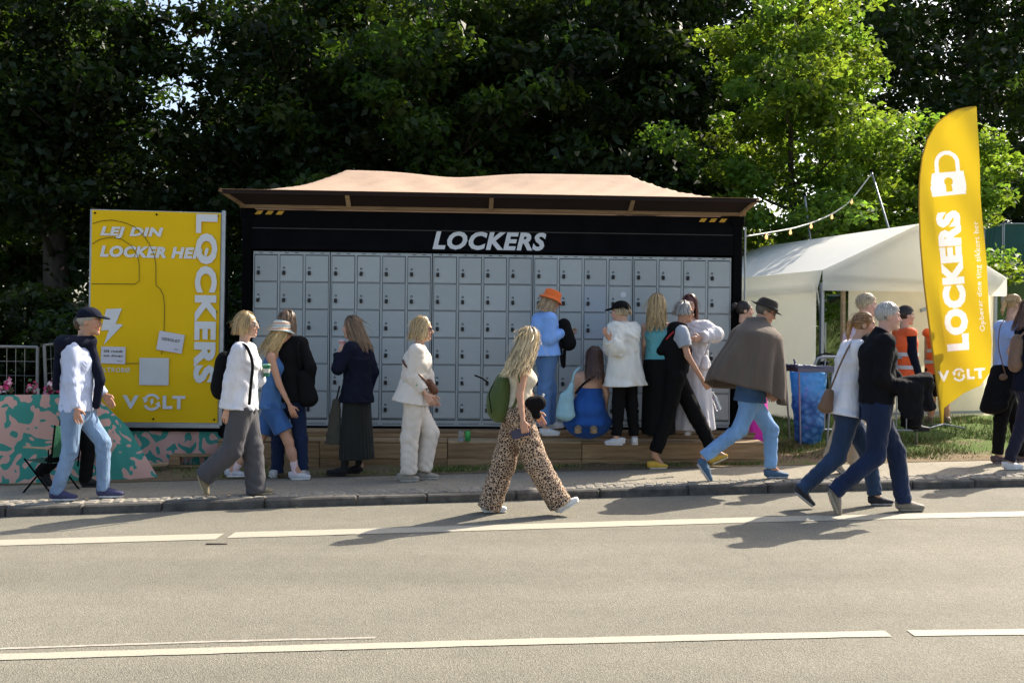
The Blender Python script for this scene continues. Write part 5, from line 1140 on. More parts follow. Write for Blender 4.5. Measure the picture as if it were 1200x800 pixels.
# 10 kneeling
C_bdress = cloth('royal_blue', (.02, .09, .34))
def kneel_dress(J):
    s = Solid(.04); s.seg(spine(J, .62), J['hip']+np.array([0, 0, .05]), .135, .16, .1, .13, side=J['L'], flat0=True).seg(J['hip']+np.array([0, 0, .04]), J['hip']+np.array([0, .1, -.12]), .19, .27, .16, .2, side=J['L']).ell(J['hip']+np.array([0, .12, -.13]), (.27, .26, .09)); put(J, 'dress', s, C_bdress, .013, .008)
J10 = person('long brown-haired woman in a blue dress kneeling at the lowest lockers', (690, 508), 90, (697, 420, 0, 85, 18), (692, 438), (690, 482), [(711, 462), (708, 486, .1)], [(672, 460), (670, 484, .1)],
  [(703, 494, .38), (697, 502, .05), (695, 506, .0), (696, 508, -.2)], [(680, 494, .38), (678, 502, .05), (678, 506, .0), (677, 508, -.2)], depth=11.25, zan=STEP_T, S=.93, hair=('long', .32, .005, (.075, .036, .022)), hairk={'vol': 1.05, 'n': 360},
  clothes=(kneel_dress,), shoe=('sneaker', (.3, .2, .1), (.35, .25, .13)))
# 11 white coat, black cap
C_coat = cloth('white_raincoat', (.66, .65, .58), rough=.6)
J11 = person('person in an oversized white coat and black cap', (731, 519), 130, (727, 366, 0, 165, 5), (731, 383), (732, 432), [(716, 408, -.04), (713, 394, -.12)], [(722, 408, -.1), (714, 397, -.15)],
  [(740, 472), (743, 508), (744, 517, -.08), (743, 519, .1)], [(725, 472), (723, 508), (733, 517), (712, 519)], depth=11.12, zan=STEP_T, hair=('bob', .06, .003, (.45, .33, .18)), S=.92,
  clothes=(top(C_coat, .055, 1.9, (.1, .095, .07), .19, .055, name='coat', wob=.012), pants(C_black, (.092, .078, .06))), hat=cap(C_black), shoe=('sneaker', (.55, .55, .55), (.6, .6, .6)))
# 12 wavy hair, teal top
C_teal = cloth('teal_top', (.12, .38, .42))
J12 = person('woman with long wavy blonde hair in a teal top and black skirt', (770, 512), 75, (770, 358, 0, 70, 0), (771, 380), (772, 430), [(786, 408), (786, 425, .1)], [(755, 402), (754, 420, .1)],
  [(778, 472), (778, 505), (779, 511, -.1), (780, 512, .1)], [(765, 472), (765, 505), (764, 511, -.1), (763, 512, .1)], depth=11.3, zan=STEP_T, hair=('long', .32, .02, (.42, .29, .13)), hairk={'vol': 1.08, 'n': 360}, S=.93,
  clothes=(top(C_teal, .012, 0, drop=-.06, name='top', strap=True, tmax=.93), skirt(C_black, (771, 508), (.175, .19), (.145, .16), (9, .03), high=.09)), shoe=('sneaker', (.02, .02, .02), (.03, .03, .03)))
# 13 grey hair, yellow shoes
C_tee = cloth('grey_tee', (.33, .36, .4))
def vest(J):
    s = Solid(.03); s.seg(spine(J, .02), spine(J, .5), .175, .175, .15, .16, side=J['L'], flat0=True).seg(spine(J, .5), spine(J, .93), .175, .14, .16, .12, side=J['L']).seg(J['rs']-J['F']*.06+J['L']*.05+np.array([0, 0, .03]), J['ls']-J['F']*.06-J['L']*.05+np.array([0, 0, .03]), .075)
    s.seg(J['sh']-J['F']*.06, spine(J, .5)-J['F']*.19, .12, .12, .08, .06, side=J['L']); s.seg(J['rs']+J['L']*.05+np.array([0, 0, .05]), spine(J, .7)+J['F']*.1-J['L']*.06, .05, .045); put(J, 'black_vest', s, C_black, .013, .006)
J13 = person('grey-haired person in glasses with yellow shoes and black clothes', (800, 548), 0, (802, 366, 0, 0, 2), (796, 386), (791, 437), [(806, 417, -.05), (825, 448, -.05), (835, 460)], [(778, 424), (777, 450), (778, 464)],
  [(783, 485), (767, 533), (758, 550), (789, 551)], [(817, 490), (836, 528), (832, 544), (862, 533)], hair=('bob', .06, .008, (.33, .31, .28)), glasses='rim', skin='tan', S=.97,
  clothes=(top(C_tee, .0, .62, (.082, .08, .06), .0), pants(C_black, (.115, .09, .075), frac=.94), vest), shoe=('sneaker', (.62, .38, .05), (.62, .55, .42)), hands=('grip', 'rest'))
# 14 white dress
C_wd = cloth('white_gauze', (.7, .68, .7), trans=.15)
J14 = person('red-haired woman in a loose white dress by the end lockers', (815, 508), -105, (808, 358, 0, -100, 6), (812, 380), (813, 430), [(800, 402, -.05), (812, 398, -.15)], [(838, 392, -.05), (820, 396, -.2)],
  [(808, 470), (808, 500), (807, 506, .1), (806, 508, -.1)], [(820, 470), (820, 500), (821, 506, .1), (822, 508, -.1)], depth=11.55, zan=DECK_T, hair=('long', .24, .005, (.1, .02, .014)), S=.93,
  clothes=(top(C_wd, .03, 1.9, (.085, .1, .07), .02, .02, name='blouse', wob=.01), skirt(C_wd, (814, 503), (.16, .24), (.13, .2), (10, .04), high=.12)))
# 15 poncho
C_pon = cloth('taupe_wool', (.12, .092, .072), bump=.3); C_felt = cloth('brown_felt', (.035, .028, .022))
def poncho(J):
    n, mrow = 120, 26; c = J['sh']; Fw, Lf = J['F'], J['L']; V = []
    for i in range(mrow):
        t_ = i/(mrow-1)
        for j in range(n):
            a = 2*np.pi*j/n; ca, sa = math.cos(a), math.sin(a)        # ca forward, sa left
            length = .8*(.5+.5*max(0, ca))**.7+.58*(.5+.5*max(0, -ca))**.8*(1 if ca < 0 else 0)
            length = .62+.26*max(0, ca)**1.5+.04*abs(sa)
            rr = .09+(.2*abs(sa)**1.3+.06+.02*abs(ca))*smooth(t_, 0, .22)+t_*(.02+.04*abs(sa)+.03*max(0, -ca))
            back = smooth(-ca, .0, .9)*smooth(t_, .15, 1)*.17; fwd = smooth(ca, .3, 1)*smooth(t_, .05, .5)*.02
            rr += (.06*(abs(math.sin(a*5+.5+.8*math.sin(a*2+1)+.5*t_))-.6)+.03*(abs(math.sin(a*9+t_*1.5+math.sin(a*3)))-.6))*smooth(t_, .1, .75)
            z = .105-t_*length-(.05*smooth(t_, 0, .3)*abs(sa))+.05*math.sin(a*2.0+.6)*t_
            V.append(c+Fw*(ca*rr-back+fwd-.02*t_)+Lf*sa*rr+np.array([0, 0, z]))
    V = np.array(V); Fq = np.array([(i*n+j, (i+1)*n+j, (i+1)*n+(j+1) % n, i*n+(j+1) % n) for i in range(mrow-1) for j in range(n)])
    o = obj('poncho', mesh('poncho', V-J['O'], Fq, True), C_pon, J['root']); mo = o.modifiers.new('thick', 'SOLIDIFY'); mo.thickness = .008; mo.offset = 1
J15 = person('man in a brown felt hat and taupe poncho with light blue jeans', (880, 562), 0, (897.5, 366, 0, -5, 22), (886, 384), (879, 465), [(900, 425, -.02), (905, 455, .03)], [(895, 425), (900, 455)],
  [(867, 503), (826, 534), (814, 541), (829, 562)], [(903, 503), (903, 546), (895, 561), (930, 562)], male=True, skin='tan', S=1.0, hair=('short', 0, 0, (.12, .1, .08)), glasses='dark',
  clothes=(top(cloth('slate_blue_shirt', (.05, .1, .2)), .02, 1.5, (.05, .05, .045), .05, .02, tmax=.9), pants(denim('sky_jeans', (.2, .36, .6)), (.1, .078, .062), high=.03), poncho), hat=buckethat(C_felt, 'fedora', fedora=True), shoe=('sneaker', (.06, .12, .2), (.4, .4, .4)))
# 16 magenta skirt
J16 = person('dark-haired woman in a magenta skirt passing behind the man in the poncho', (884, 534), 10, (873, 364, 0, 0, 0), (875, 382), (881, 440), [(872, 412), (880, 438)], [(880, 412), (888, 438)],
  [(880, 482), (878, 522), (870, 532), (892, 534)], [(888, 482), (889, 520), (880, 530), (900, 531)], hair=('bun', 0, 0, (.02, .014, .01)), S=.95, clothes=(top(C_black, .015, 2, drop=.04), skirt(cloth('magenta_satin', (.62, .03, .38), rough=.5), (888, 529), (.15, .19), (.13, .17), (7, .05), high=.1)), shoe=('sneaker', (.55, .55, .55), (.6, .6, .6)))
# 17 ponytail woman
J17 = person('ponytailed woman in a white blouse and blue jeans with a brown bag', (985, 594), 0, (1013, 381, 0, -10, 4), (1001, 404), (993, 480), [(1003, 440, .08), (1020, 455, .05)], [(1010, 440), (1025, 452)],
  [(981, 535), (940, 572), (928, 576), (953, 597)], [(1017, 530), (1025, 577), (1017, 591), (1044, 592)], hair=('pony', .17, 0, (.3, .16, .06)), S=.97,
  clothes=(top(C_white, .035, 1.95, (.078, .07, .05), .05, .03, wob=.009, back=.03), pants(C_jean_d, (.105, .08, .064))), shoe=('sneaker', (.025, .025, .028), (.4, .38, .36)))
# 18 man with black jacket
C_blackp = cloth('black_sweater', (.006, .006, .008), spec=.12, sheen=0.)
J18 = person('white-haired man in a black sweater and jeans with a coat over his arm', (1025, 601), 0, (1041, 371, 0, -5, 3), (1029, 397), (1027, 476), [(1033, 442, -.04), (1056, 458, .04), (1063, 462)], [(1045, 440), (1068, 460)],
  [(1026, 535), (979, 574), (968, 572), (979, 604)], [(1050, 530), (1058, 585), (1049, 600), (1086, 601)], male=True, skin='pink', S=1.03, hair=('short', 0, 0, WHITEH),
  clothes=(top(C_blackp, .028, 2, (.076, .066, .05), -.03, .0, collar=True, wob=.008), pants(C_jean_n, (.106, .078, .068), ext=.03), belt(cloth('belt_blue', (.02, .06, .14)), .03, (.172, .13)), pockets(C_jean_n)), shoe=('sneaker', (.22, .19, .15), (.33, .29, .22)))
# 19 fair-haired person between
J19 = person('fair-haired person in a pink shirt and beige trousers behind the ponytailed woman', (992, 554), 0, (1016, 358, 0, 0, 0), (1007, 380), (998, 452), [(1003, 415), (1012, 445)], [(1012, 415), (1022, 442)],
  [(988, 500), (974, 536), (966, 541), (985, 554)], [(1006, 500), (1003, 542), (996, 553), (1020, 554)], male=True, skin='pink', S=.98, hair=('short', 0, 0, (.5, .4, .26)), hairk={'vol': 1.06},
  clothes=(top(cloth('pink_shirt', (.6, .46, .5)), .025, 2), pants(cloth('beige_chino', (.42, .34, .25)), (.115, .1, .085))), shoe=('sneaker', (.3, .25, .18), (.4, .36, .3)))
# 20, 21 stewards in orange vests
C_hv = mat('hi_vis_orange', (.85, .13, .03), .7, .08, 8., .2, 20.); C_refl = mat('reflective_tape', (.55, .56, .56), .4, .05)
def hivis(J):
    top(C_hv, .022, .1, (.07, .07, .05), .06, .01, wob=.003, name='hi_vis_vest')(J); v = J['top']
    for t_ in (.22, .5):
        c = spine(J, t_); S = J['S']; a, b_ = (.165 if t_ < .4 else .155)*S+.028, (.122)*S+.03
        P = [c+J['L']*a*math.cos(q)+J['F']*b_*math.sin(q)-J['O'] for q in np.linspace(0, 2*np.pi, 33)]
        mb = MB(); V = np.vstack([np.array(P)+(0, 0, .025), np.array(P)-(0, 0, .025)]); mb.add(V, [(i, i+1, 34+i, 33+i) for i in range(32)]); mb.build('reflective_band', C_refl, v, True)
J20 = person('dark-haired steward in an orange hi-vis vest and dark clothes', (1070, 505), 8, (1062, 370, 0, 5, 0), (1060, 388), (1064, 442), [(1069, 413), (1076, 438)], [(1052, 412), (1056, 436)],
  [(1070, 474), (1072, 500), (1066, 506), (1090, 506)], [(1062, 474), (1062, 498), (1057, 503), (1070, 503)], male=True, S=.97, hair=('short', 0, 0, (.025, .018, .012)), hairk={'vol': 1.06}, depth=13.0,
  clothes=(top(C_navy, -.012, 2, (.066, .06, .05), wob=.003), pants(C_black, (.1, .08, .07), high=.05), hivis), shoe=('boot', (.02, .02, .02), (.03, .03, .03)))
J21 = person('bare-legged steward in an orange hi-vis vest and black shorts behind the flag', (1098, 503), 80, (1103, 370, 0, 80, 0), (1101, 388), (1099, 434), [(1116, 412), (1114, 434, .05)], [(1086, 412), (1085, 434, .05)],
  [(1108, 470), (1110, 497), (1110, 502, -.08), (1111, 503, .12)], [(1092, 470), (1090, 497), (1091, 502, -.08), (1087, 503, .1)], male=True, S=.95, hair=('short', 0, 0, (.2, .12, .06)), skin='tan', depth=14.6,
  clothes=(pants(C_black, (.105, .1, .08), .42, 'shorts'), hivis), shoe=('sneaker', (.2, .15, .1), (.2, .17, .14)))
# 22, 23 right edge
def waistcoat(J):
    s = Solid(.03); s.seg(spine(J, .08)-J['F']*.03, spine(J, -.55)-J['F']*.2+J['L']*-.05, .17, .2, .13, .07, side=J['L']).seg(spine(J, .08), spine(J, -.3), .18, .2, .15, .14, side=J['L'], flat1=True); put(J, 'tied_jacket', s, C_black, .013, .008)
J22 = person('ponytailed woman in a pale blue tee with a black jacket round her waist', (1172, 542), 15, (1188, 357, 0, 10, 5), (1184, 380), (1179, 443), [(1184, 412), (1193, 436)], [(1193, 412), (1203, 432)],
  [(1173, 491), (1169, 530), (1161, 541), (1187, 543)], [(1190, 490), (1196, 532), (1189, 543), (1212, 543)], hair=('pony', .15, 0, (.45, .3, .13)), S=.97,
  clothes=(top(cloth('pale_blue_tee', (.3, .42, .68)), .025, .55, (.08, .078, .06), .0), pants(C_black, (.1, .078, .06)), waistcoat), shoe=('sneaker', (.1, .07, .07), (.3, .2, .2)))
J23 = person('brown-haired woman in dark jeans and white shoes with a tan backpack', (1195, 549), 5, (1208, 364, 0, 0, 0), (1206, 386), (1203, 452), [(1204, 420), (1212, 446)], [(1212, 420), (1220, 442)],
  [(1197, 500), (1183, 538), (1174, 549), (1199, 551)], [(1214, 500), (1222, 538), (1215, 548), (1240, 549)], hair=('long', .25, .006, (.12, .06, .035)), hairk={'drift': (-.25, 0, 0)}, S=.96,
  clothes=(top(C_navy, .025, 2), pants(cloth('black_indigo', (.014, .014, .03)), (.1, .075, .062))), shoe=('sneaker', (.68, .67, .66), (.7, .7, .68)))
# ------------------------------------------------------------------ things people carry
def bag(name, label, cat, J, s, m_, h=.012, wob=.004, wf=25):
    lo_ = np.min([s.bb(q)[0] for q in s.p if q[0] != 'c'], 0); hi_ = np.max([s.bb(q)[1] for q in s.p if q[0] != 'c'], 0); base = np.array([(lo_[0]+hi_[0])/2, (lo_[1]+hi_[1])/2, lo_[2]])
    v, f = s.mesh_data(h, wob, wf, 2); o = tag(empty(name, base), label, cat); obj('shell', mesh('shell', v-base, f, True), m_, o); o['b'] = list(base); return o, base
def w(J, x, y, dz=0): return at(x, y, J['d0']+dz)
# green backpack
m_gr = cloth('green_nylon', (.065, .095, .025), rough=.6, bump=.4)
s = Solid(.04); s.seg(w(J8, 589, 452), w(J8, 586, 478), .085, .1, .12, .13, side=(1, 0, 0)).ell(w(J8, 580, 470), (.075, .12, .14)); o, bs = bag('backpack', 'olive green backpack on the woman in leopard print trousers', 'backpack', J8, s, m_gr)
strap(o, bs, [w(J8, 595, 440, -.1), w(J8, 607, 430, -.15), w(J8, 610, 448, -.2), w(J8, 603, 476, -.15), w(J8, 594, 486, -.1)], m_gr, .011)
MB().tube(np.array([w(J8, 572, 448), w(J8, 565, 443), w(J8, 556, 439.5)])-bs, .009, 6).build('hose', C_black, o, True)
MB().tube(np.array([w(J8, 580, 446, -.12), w(J8, 573, 462, -.15), w(J8, 576, 484, -.13)])-bs, .005, 5).build('zip', C_black, o, True)
# bum bag, phone
s = Solid(.02); s.seg(w(J8, 620, 474, -.08), w(J8, 632, 472, -.08), .075, .065, .07, .06, side=(0, 0, 1)).seg(w(J8, 622, 484, -.08), w(J8, 629, 486, -.08), .04); o, bs = bag('waist_bag', 'black waist bag of the woman in leopard print trousers', 'bag', J8, s, C_black, .011)
strap(o, bs, [w(J8, 634, 468, -.08), w(J8, 637, 462, -.04)], mat('grey_web', (.3, .3, .3), .7), .012)
x_ = nrm(w(J8, 627, 503, -.17)-w(J8, 601, 511, -.17)); mb = MB(); c0_ = w(J8, 610, 507, -.262); mb.bar(c0_-x_*.08-c0_, x_*.08, .012, .075, up=(0, 0, 1), bev=.004); tag(mb.build('phone', mat('phone_blue', (.012, .018, .06), .2, .1, spec=.7), loc=c0_), 'dark blue phone in the hand beside leopard print trousers', 'phone')
# black backpack of woman 3
s = Solid(.04); s.seg(w(J3, 262, 425), w(J3, 259, 452), .075, .09, .11, .13, side=(1, 0, 0)); o, bs = bag('backpack', 'black backpack on the woman in the white shirt', 'backpack', J3, s, C_black)
strap(o, bs, [w(J3, 266, 415, -.1), w(J3, 279, 402, -.16), w(J3, 289, 404, -.19), w(J3, 297, 425, -.2), w(J3, 294, 450, -.2), w(J3, 292, 474, -.19)], C_black, .014)
def cup(c, label, m_, band, tilt=0, sc=1.):
    o = tag(empty('drink_cup', c), label, 'cup', 'drink cups in hands'); o.rotation_euler = (0, tilt, 0)
    MB().lathe([(.028*sc, 0), (.029*sc, .004), (.038*sc, .1*sc), (.039*sc, .104*sc)], 16).build('cup_wall', m_, o, True); MB().lathe([(.041*sc, .103*sc), (.041*sc, .112*sc), (.034*sc, .118*sc)], 16).build('lid', band, o, True); MB().lathe([(.0335*sc, .035*sc), (.0365*sc, .075*sc)], 16).build('sleeve', mat('cup_print', (.5, .5, .45), .6), o); return o
m_cg = mat('cup_green', (.02, .14, .07), .5, .1); m_lid = mat('cup_lid', (.12, .3, .2), .5)
cup(w(J3, 312, 441, .1), 'green paper cup held up by the woman in the white shirt', m_cg, m_lid)
cup(w(J4, 345, 473, .12), 'green paper cup held by the woman in the striped bucket hat', m_cg, m_lid, .2)
cup(w(J6, 401, 411, -.06), 'pink cup raised by the woman in the navy jacket', mat('cup_pink', (.6, .25, .25), .5), mat('cup_lid_w', (.6, .5, .5), .5))
# strap bag of hat woman
s = Solid(.02); s.seg(w(J4, 306, 440, -.02), w(J4, 304, 456, -.02), .05, .06); 
# black bag of person 5
s = Solid(.04); s.seg(w(J5, 356, 440, -.12), w(J5, 362, 468, -.12), .07, .1, .06, .08, side=(1, 0, 0)); o, bs = bag('shoulder_bag', 'large black shoulder bag of the person in the black jacket', 'bag', J5, s, C_black); strap(o, bs, [w(J5, 352, 432, -.14), w(J5, 348, 405, -.18), w(J5, 352, 396, -.05), w(J5, 360, 430, .0)], C_black, .012)
# grey scarf/bag at 6
s = Solid(.03); s.seg(w(J6, 394, 470, -.1), w(J6, 390, 520, -.1), .04, .09, .03, .05, side=(1, 0, 0), flat1=True); o, bs = bag('mesh_bag', 'limp olive grey bag hanging beside the pleated skirt', 'bag', J6, s, cloth('olive_mesh', (.06, .06, .045)), .012, .008); strap(o, bs, [w(J6, 394, 470, -.1), w(J6, 398, 452, -.12)], C_pleat, .01)
# brown belt bag at 7
s = Solid(.015); s.seg(w(J7, 503, 449, -.06), w(J7, 509, 457, -.06), .045, .045, .05, .05, side=(0, 0, 1)); o, bs = bag('belt_bag', 'small brown bag at the waist of the woman in cream', 'bag', J7, s, cloth('brown_leather', (.12, .05, .025), rough=.45)); strap(o, bs, [w(J7, 503, 450, -.14), w(J7, 488, 436, -.2), w(J7, 474, 428, -.16), w(J7, 472, 422, -.1)], MATS['brown_leather'], .012)
# black backpack held by 9, tote of 10
s = Solid(.035); s.seg(w(J9, 661, 380, -.05), w(J9, 666, 402, -.05), .07, .09, .07, .09, side=(1, 0, 0)); o, bs = bag('backpack', 'black backpack held at the locker by the woman in orange hat', 'backpack', J9, s, C_black); strap(o, bs, [w(J9, 657, 400, -.1), w(J9, 658, 424, -.12), w(J9, 661, 432, -.1), w(J9, 662, 404, -.08)], C_black, .02)
s = Solid(.04); s.seg(w(J10, 664, 464, -.12), w(J10, 662, 486, -.14), .07, .11, .05, .07, side=(1, 0, 0)).seg(w(J10, 670, 450, -.12), w(J10, 666, 466, -.12), .025, .05); o, bs = bag('tote_bag', 'pale blue cloth tote bag beside the kneeling woman', 'bag', J10, s, cloth('pale_aqua', (.3, .5, .55)), .012, .007); strap(o, bs, [w(J10, 670, 451, -.12), w(J10, 673, 436, -.16), w(J10, 680, 430, -.1)], MATS['pale_aqua'], .014); strap(o, bs, [w(J10, 674, 461, -.15), w(J10, 684, 449, -.17), w(J10, 698, 440, -.15)], C_black, .015, 'sling')
# papers in front of white coat
o = tag(empty('white_jacket', w(J11, 716, 412, -.2)), 'crumpled white and buff garment bundled in the arms of the capped person', 'garment'); s = Solid(.02); s.seg(w(J11, 714, 396, -.2), w(J11, 719, 408, -.2), .03, .04).seg(w(J11, 719, 404, -.22), w(J11, 727, 416, -.22), .04, .03); v, f = s.mesh_data(.01, .006, 40); obj('cloth', mesh('cloth', v-np.array(o.location), f, True), C_coat, o)
# red bag of 13, bottle
s = Solid(.03); s.seg(w(J13, 769, 426, .05), w(J13, 770, 442, .05), .055, .06, .05, .06, side=(1, 0, 0)); o, bs = bag('red_bag', 'small red bag on the grey-haired person with yellow shoes', 'bag', J13, s, cloth('red_nylon', (.55, .03, .035), rough=.5)); strap(o, bs, [w(J13, 770, 418, .02), w(J13, 780, 398, -.1), w(J13, 790, 388, -.16)], MATS['red_nylon'], .008)
gm, t, b, N, L = nodemat('clear_plastic'); setp(b, Roughness=.08, IOR=1.4); b.inputs['Transmission Weight'].default_value = .9; b.inputs['Base Color'].default_value = (.9, .95, 1, 1)
o = tag(empty('plastic_bottle', w(J13, 843, 480, -.22)), 'clear plastic bottle held upside down by the grey-haired person', 'bottle'); o.rotation_euler = (0, R(-22), 0); MB().lathe([(.03, 0), (.032, .01), (.031, .12), (.033, .13), (.024, .16), (.013, .175), (.013, .195)], 16).build('bottle_wall', gm, o, True); MB().lathe([(.015, .195), (.015, .21)], 12).build('bottle_cap', mat('cap_white', (.7, .7, .7), .4), o)
# white bag 14
s = Solid(.03); s.seg(w(J14, 826, 420, -.2), w(J14, 825, 430, -.2), .04, .055, .03, .04, side=(1, 0, 0)); o, bs = bag('white_pouch', 'white pouch hanging from the woman in the white dress', 'bag', J14, s, C_wd); strap(o, bs, [w(J14, 826, 416, -.2), w(J14, 834, 396, -.22), w(J14, 828, 384, -.18)], C_wd, .012)
# brown bag 17
s = Solid(.03); s.seg(w(J17, 972, 460, -.12), w(J17, 967, 478, -.12), .04, .07, .035, .05, side=(1, 0, 0)); m_bl = cloth('tan_leather', (.17, .1, .06), rough=.5); o, bs = bag('shoulder_bag', 'brown leather shoulder bag of the ponytailed woman in white', 'bag', J17, s, m_bl); strap(o, bs, [w(J17, 973, 456, -.15), w(J17, 984, 428, -.18), w(J17, 996, 403, -.12), w(J17, 1003, 398, -.02)], m_bl, .009)
# coat over arm of 18
s = Solid(.035); s.seg(w(J18, 1052, 452, -.18), w(J18, 1084, 444, -.15), .06, .055, .075, .07, side=(0, 0, 1)).seg(w(J18, 1057, 454, -.22), w(J18, 1064, 486, -.2), .06, .06, .045, .03, side=(1, 0, 0), fold=(1.5, 3, .02, 1)).seg(w(J18, 1070, 452, -.2), w(J18, 1074, 496, -.18), .075, .045, .05, .03, side=(1, 0, 0), fold=(1.5, 3, .02, 2)).seg(w(J18, 1083, 446, -.14), w(J18, 1087, 476, -.13), .065, .055, .05, .035, side=(1, 0, 0), fold=(1.5, 3, .02, 3)); o, bs = bag('folded_coat', 'black coat folded over the arm of the white-haired man', 'coat', J18, s, C_blackp, .013, .011, 22)
# tan backpack right edge, brown bag 22
s = Solid(.03); s.seg(w(J23, 1192, 402), w(J23, 1190, 425), .06, .07, .1, .11, side=(1, 0, 0)); o, bs = bag('backpack', 'tan backpack worn by the brown-haired woman in dark jeans', 'backpack', J23, s, cloth('tan_canvas', (.2, .13, .09))); strap(o, bs, [w(J23, 1194, 396, -.1), w(J23, 1204, 386, -.16), w(J23, 1208, 400, -.2)], MATS['tan_canvas'], .012)
s = Solid(.02); s.seg(w(J22, 1176, 442, -.14), w(J22, 1184, 448, -.14), .05, .05, .045, .045, side=(0, 0, 1)); o, bs = bag('crossbody_bag', 'small brown bag hanging on the woman in the pale blue tee', 'bag', J22, s, m_bl); strap(o, bs, [w(J22, 1178, 438, -.18), w(J22, 1169, 405, -.18), w(J22, 1172, 380, -.16), w(J22, 1180, 372, -.08)], m_bl, .006)

# ------------------------------------------------------------------ rubbish bag on its stand
bp_ = gp(947, 519); binr = tag(empty('rubbish_stand', bp_, R(8)), 'wire stand with a blue bin bag full of cans by the tent', 'rubbish bin')
m, t, b, N, L = nodemat('blue_film'); setp(b, Roughness=.25); b.inputs['Specular IOR Level'].default_value = .6
tc = N.new('ShaderNodeTexCoord'); vo = N.new('ShaderNodeTexVoronoi'); vo.inputs['Scale'].default_value = 13; L.new(tc.outputs['Object'], vo.inputs['Vector']); r1 = N.new('ShaderNodeValToRGB'); e = r1.color_ramp.elements; e[0].position = .1; e[0].color = (.16, .42, .75, 1); e[1].position = .7; e[1].color = (.04, .16, .42, 1); L.new(vo.outputs['Distance'], r1.inputs[0])
sx_ = N.new('ShaderNodeSeparateXYZ'); L.new(tc.outputs['Object'], sx_.inputs[0]); mr = N.new('ShaderNodeMapRange'); mr.inputs[1].default_value = .55; mr.inputs[2].default_value = .68; L.new(sx_.outputs[2], mr.inputs[0]); mx = N.new('ShaderNodeMix'); mx.data_type = 'RGBA'; L.new(mr.outputs[0], mx.inputs[0]); L.new(r1.outputs[0], mx.inputs[6]); mx.inputs[7].default_value = (.14, .45, .82, 1); L.new(mx.outputs[2], b.inputs['Base Color'])
bp2 = N.new('ShaderNodeBump'); bp2.inputs['Strength'].default_value = .6; bp2.inputs['Distance'].default_value = .03; L.new(vo.outputs['Distance'], bp2.inputs['Height']); L.new(bp2.outputs[0], b.inputs['Normal'])
tb = N.new('ShaderNodeBsdfTranslucent'); L.new(mx.outputs[2], tb.inputs[0]); ms = N.new('ShaderNodeMixShader'); ms.inputs[0].default_value = .4; L.new(b.outputs[0], ms.inputs[1]); L.new(tb.outputs[0], ms.inputs[2]); L.new(ms.outputs[0], N['Material Output'].inputs[0]); M_film = m
s = Solid(.05)
s.seg((0, 0, .1), (0, 0, .93), .17, .235, .16, .22, side=(1, 0, 0), flat1=True).ell((.02, -.06, .25), (.16, .14, .16)).ell((-.03, 0, .5), (.18, .17, .15)); v, f = s.mesh_data(.016, .012, 24); obj('bin_bag', mesh('bin_bag', v, f, True), M_film, binr)
for q in ((-.23, -.21), (.23, -.21), (.23, .21), (-.23, .21)): MB().tube([(q[0]*.78, q[1]*.8, 0), (*q, 1.0)], .012, 6).build('leg', M_alu, binr)
mb = MB(); mb.box((0, -.22, .97), (.5, .02, .07)).box((0, .22, .97), (.5, .02, .07)).box((-.24, 0, .97), (.02, .42, .07)).box((.24, 0, .97), (.02, .42, .07)); mb.build('rim', mat('rim_grey', (.13, .13, .17), .5), binr)
s = Solid(.02); s.seg((-.25, -.2, 1.0), (.25, -.2, .985), .03, .03).seg((-.25, -.2, 1.0), (-.25, .2, 1.0), .03).seg((-.22, -.1, 1.0), (-.24, -.08, 1.09), .025, .01); v, f = s.mesh_data(.012, .008, 40); obj('bag_fold', mesh('bag_fold', v, f, True), mat('film_dark', (.07, .08, .14), .4), binr)
# barrier hoop and bicycle by the tent
p = gp(978, 510); br_ = tag(empty('steel_barrier', (p[0], 12.9, gz(p[0], 12.9))), 'grey tubular steel crowd barrier behind the bin bag', 'barrier')
x0, x1 = at(955, 420, 12.9)[0]-p[0], at(1075, 420, 12.9)[0]-p[0]; zt = at(960, 418, 12.9)[2]-br_.location[2]
MB().tube([(x0, 0, 0), (x0, 0, zt-.1), (x0+.03, 0, zt-.02), (x0+.1, 0, zt), (x1-.1, 0, zt), (x1, 0, zt-.1), (x1, 0, 0)], .019, 8).build('frame', M_alu, br_, True); MB().tube([(x0, 0, .2), (x1, 0, .2)], .014, 8).build('lower_rail', M_alu, br_)
for k in range(1, 10): MB().tube([(x0+(x1-x0)*k/10, 0, .2), (x0+(x1-x0)*k/10, 0, zt)], .008, 6).build('upright', M_alu, br_)
bk = tag(empty('bicycle', (at(975, 450, 14.0)[0], 14.0, gz(4.5, 14.0)), R(55)), 'dark bicycle leaning behind the barrier by the tent', 'bicycle')
m_tyre = mat('tyre', (.012, .012, .012), .8)
for sx in (-.52, .52):
    wh = empty('wheel', (sx, 0, .34)); wh.parent = bk; a = np.linspace(0, 2*np.pi, 33)
    MB().tube(np.c_[.33*np.cos(a), 0*a, .33*np.sin(a)], .018, 6, False).build('tyre', m_tyre, wh, True); mb = MB()
    for q in np.arange(14)*2*np.pi/14: mb.tube([(0, 0, 0), (.32*math.cos(q), 0, .32*math.sin(q))], .0015, 4)
    mb.build('spokes', M_alu, wh)
MB().tube([(-.52, 0, .34), (-.1, 0, .3), (.35, 0, .75), (-.22, 0, .75), (-.1, 0, .3)], .016, 6).tube([(-.52, 0, .34), (-.22, 0, .75), (-.26, 0, .9)], .012, 6).tube([(.52, 0, .34), (.4, 0, .7), (.33, 0, 1.0)], .016, 6).build('frame', mat('bike_black', (.02, .03, .025), .3), bk, True)
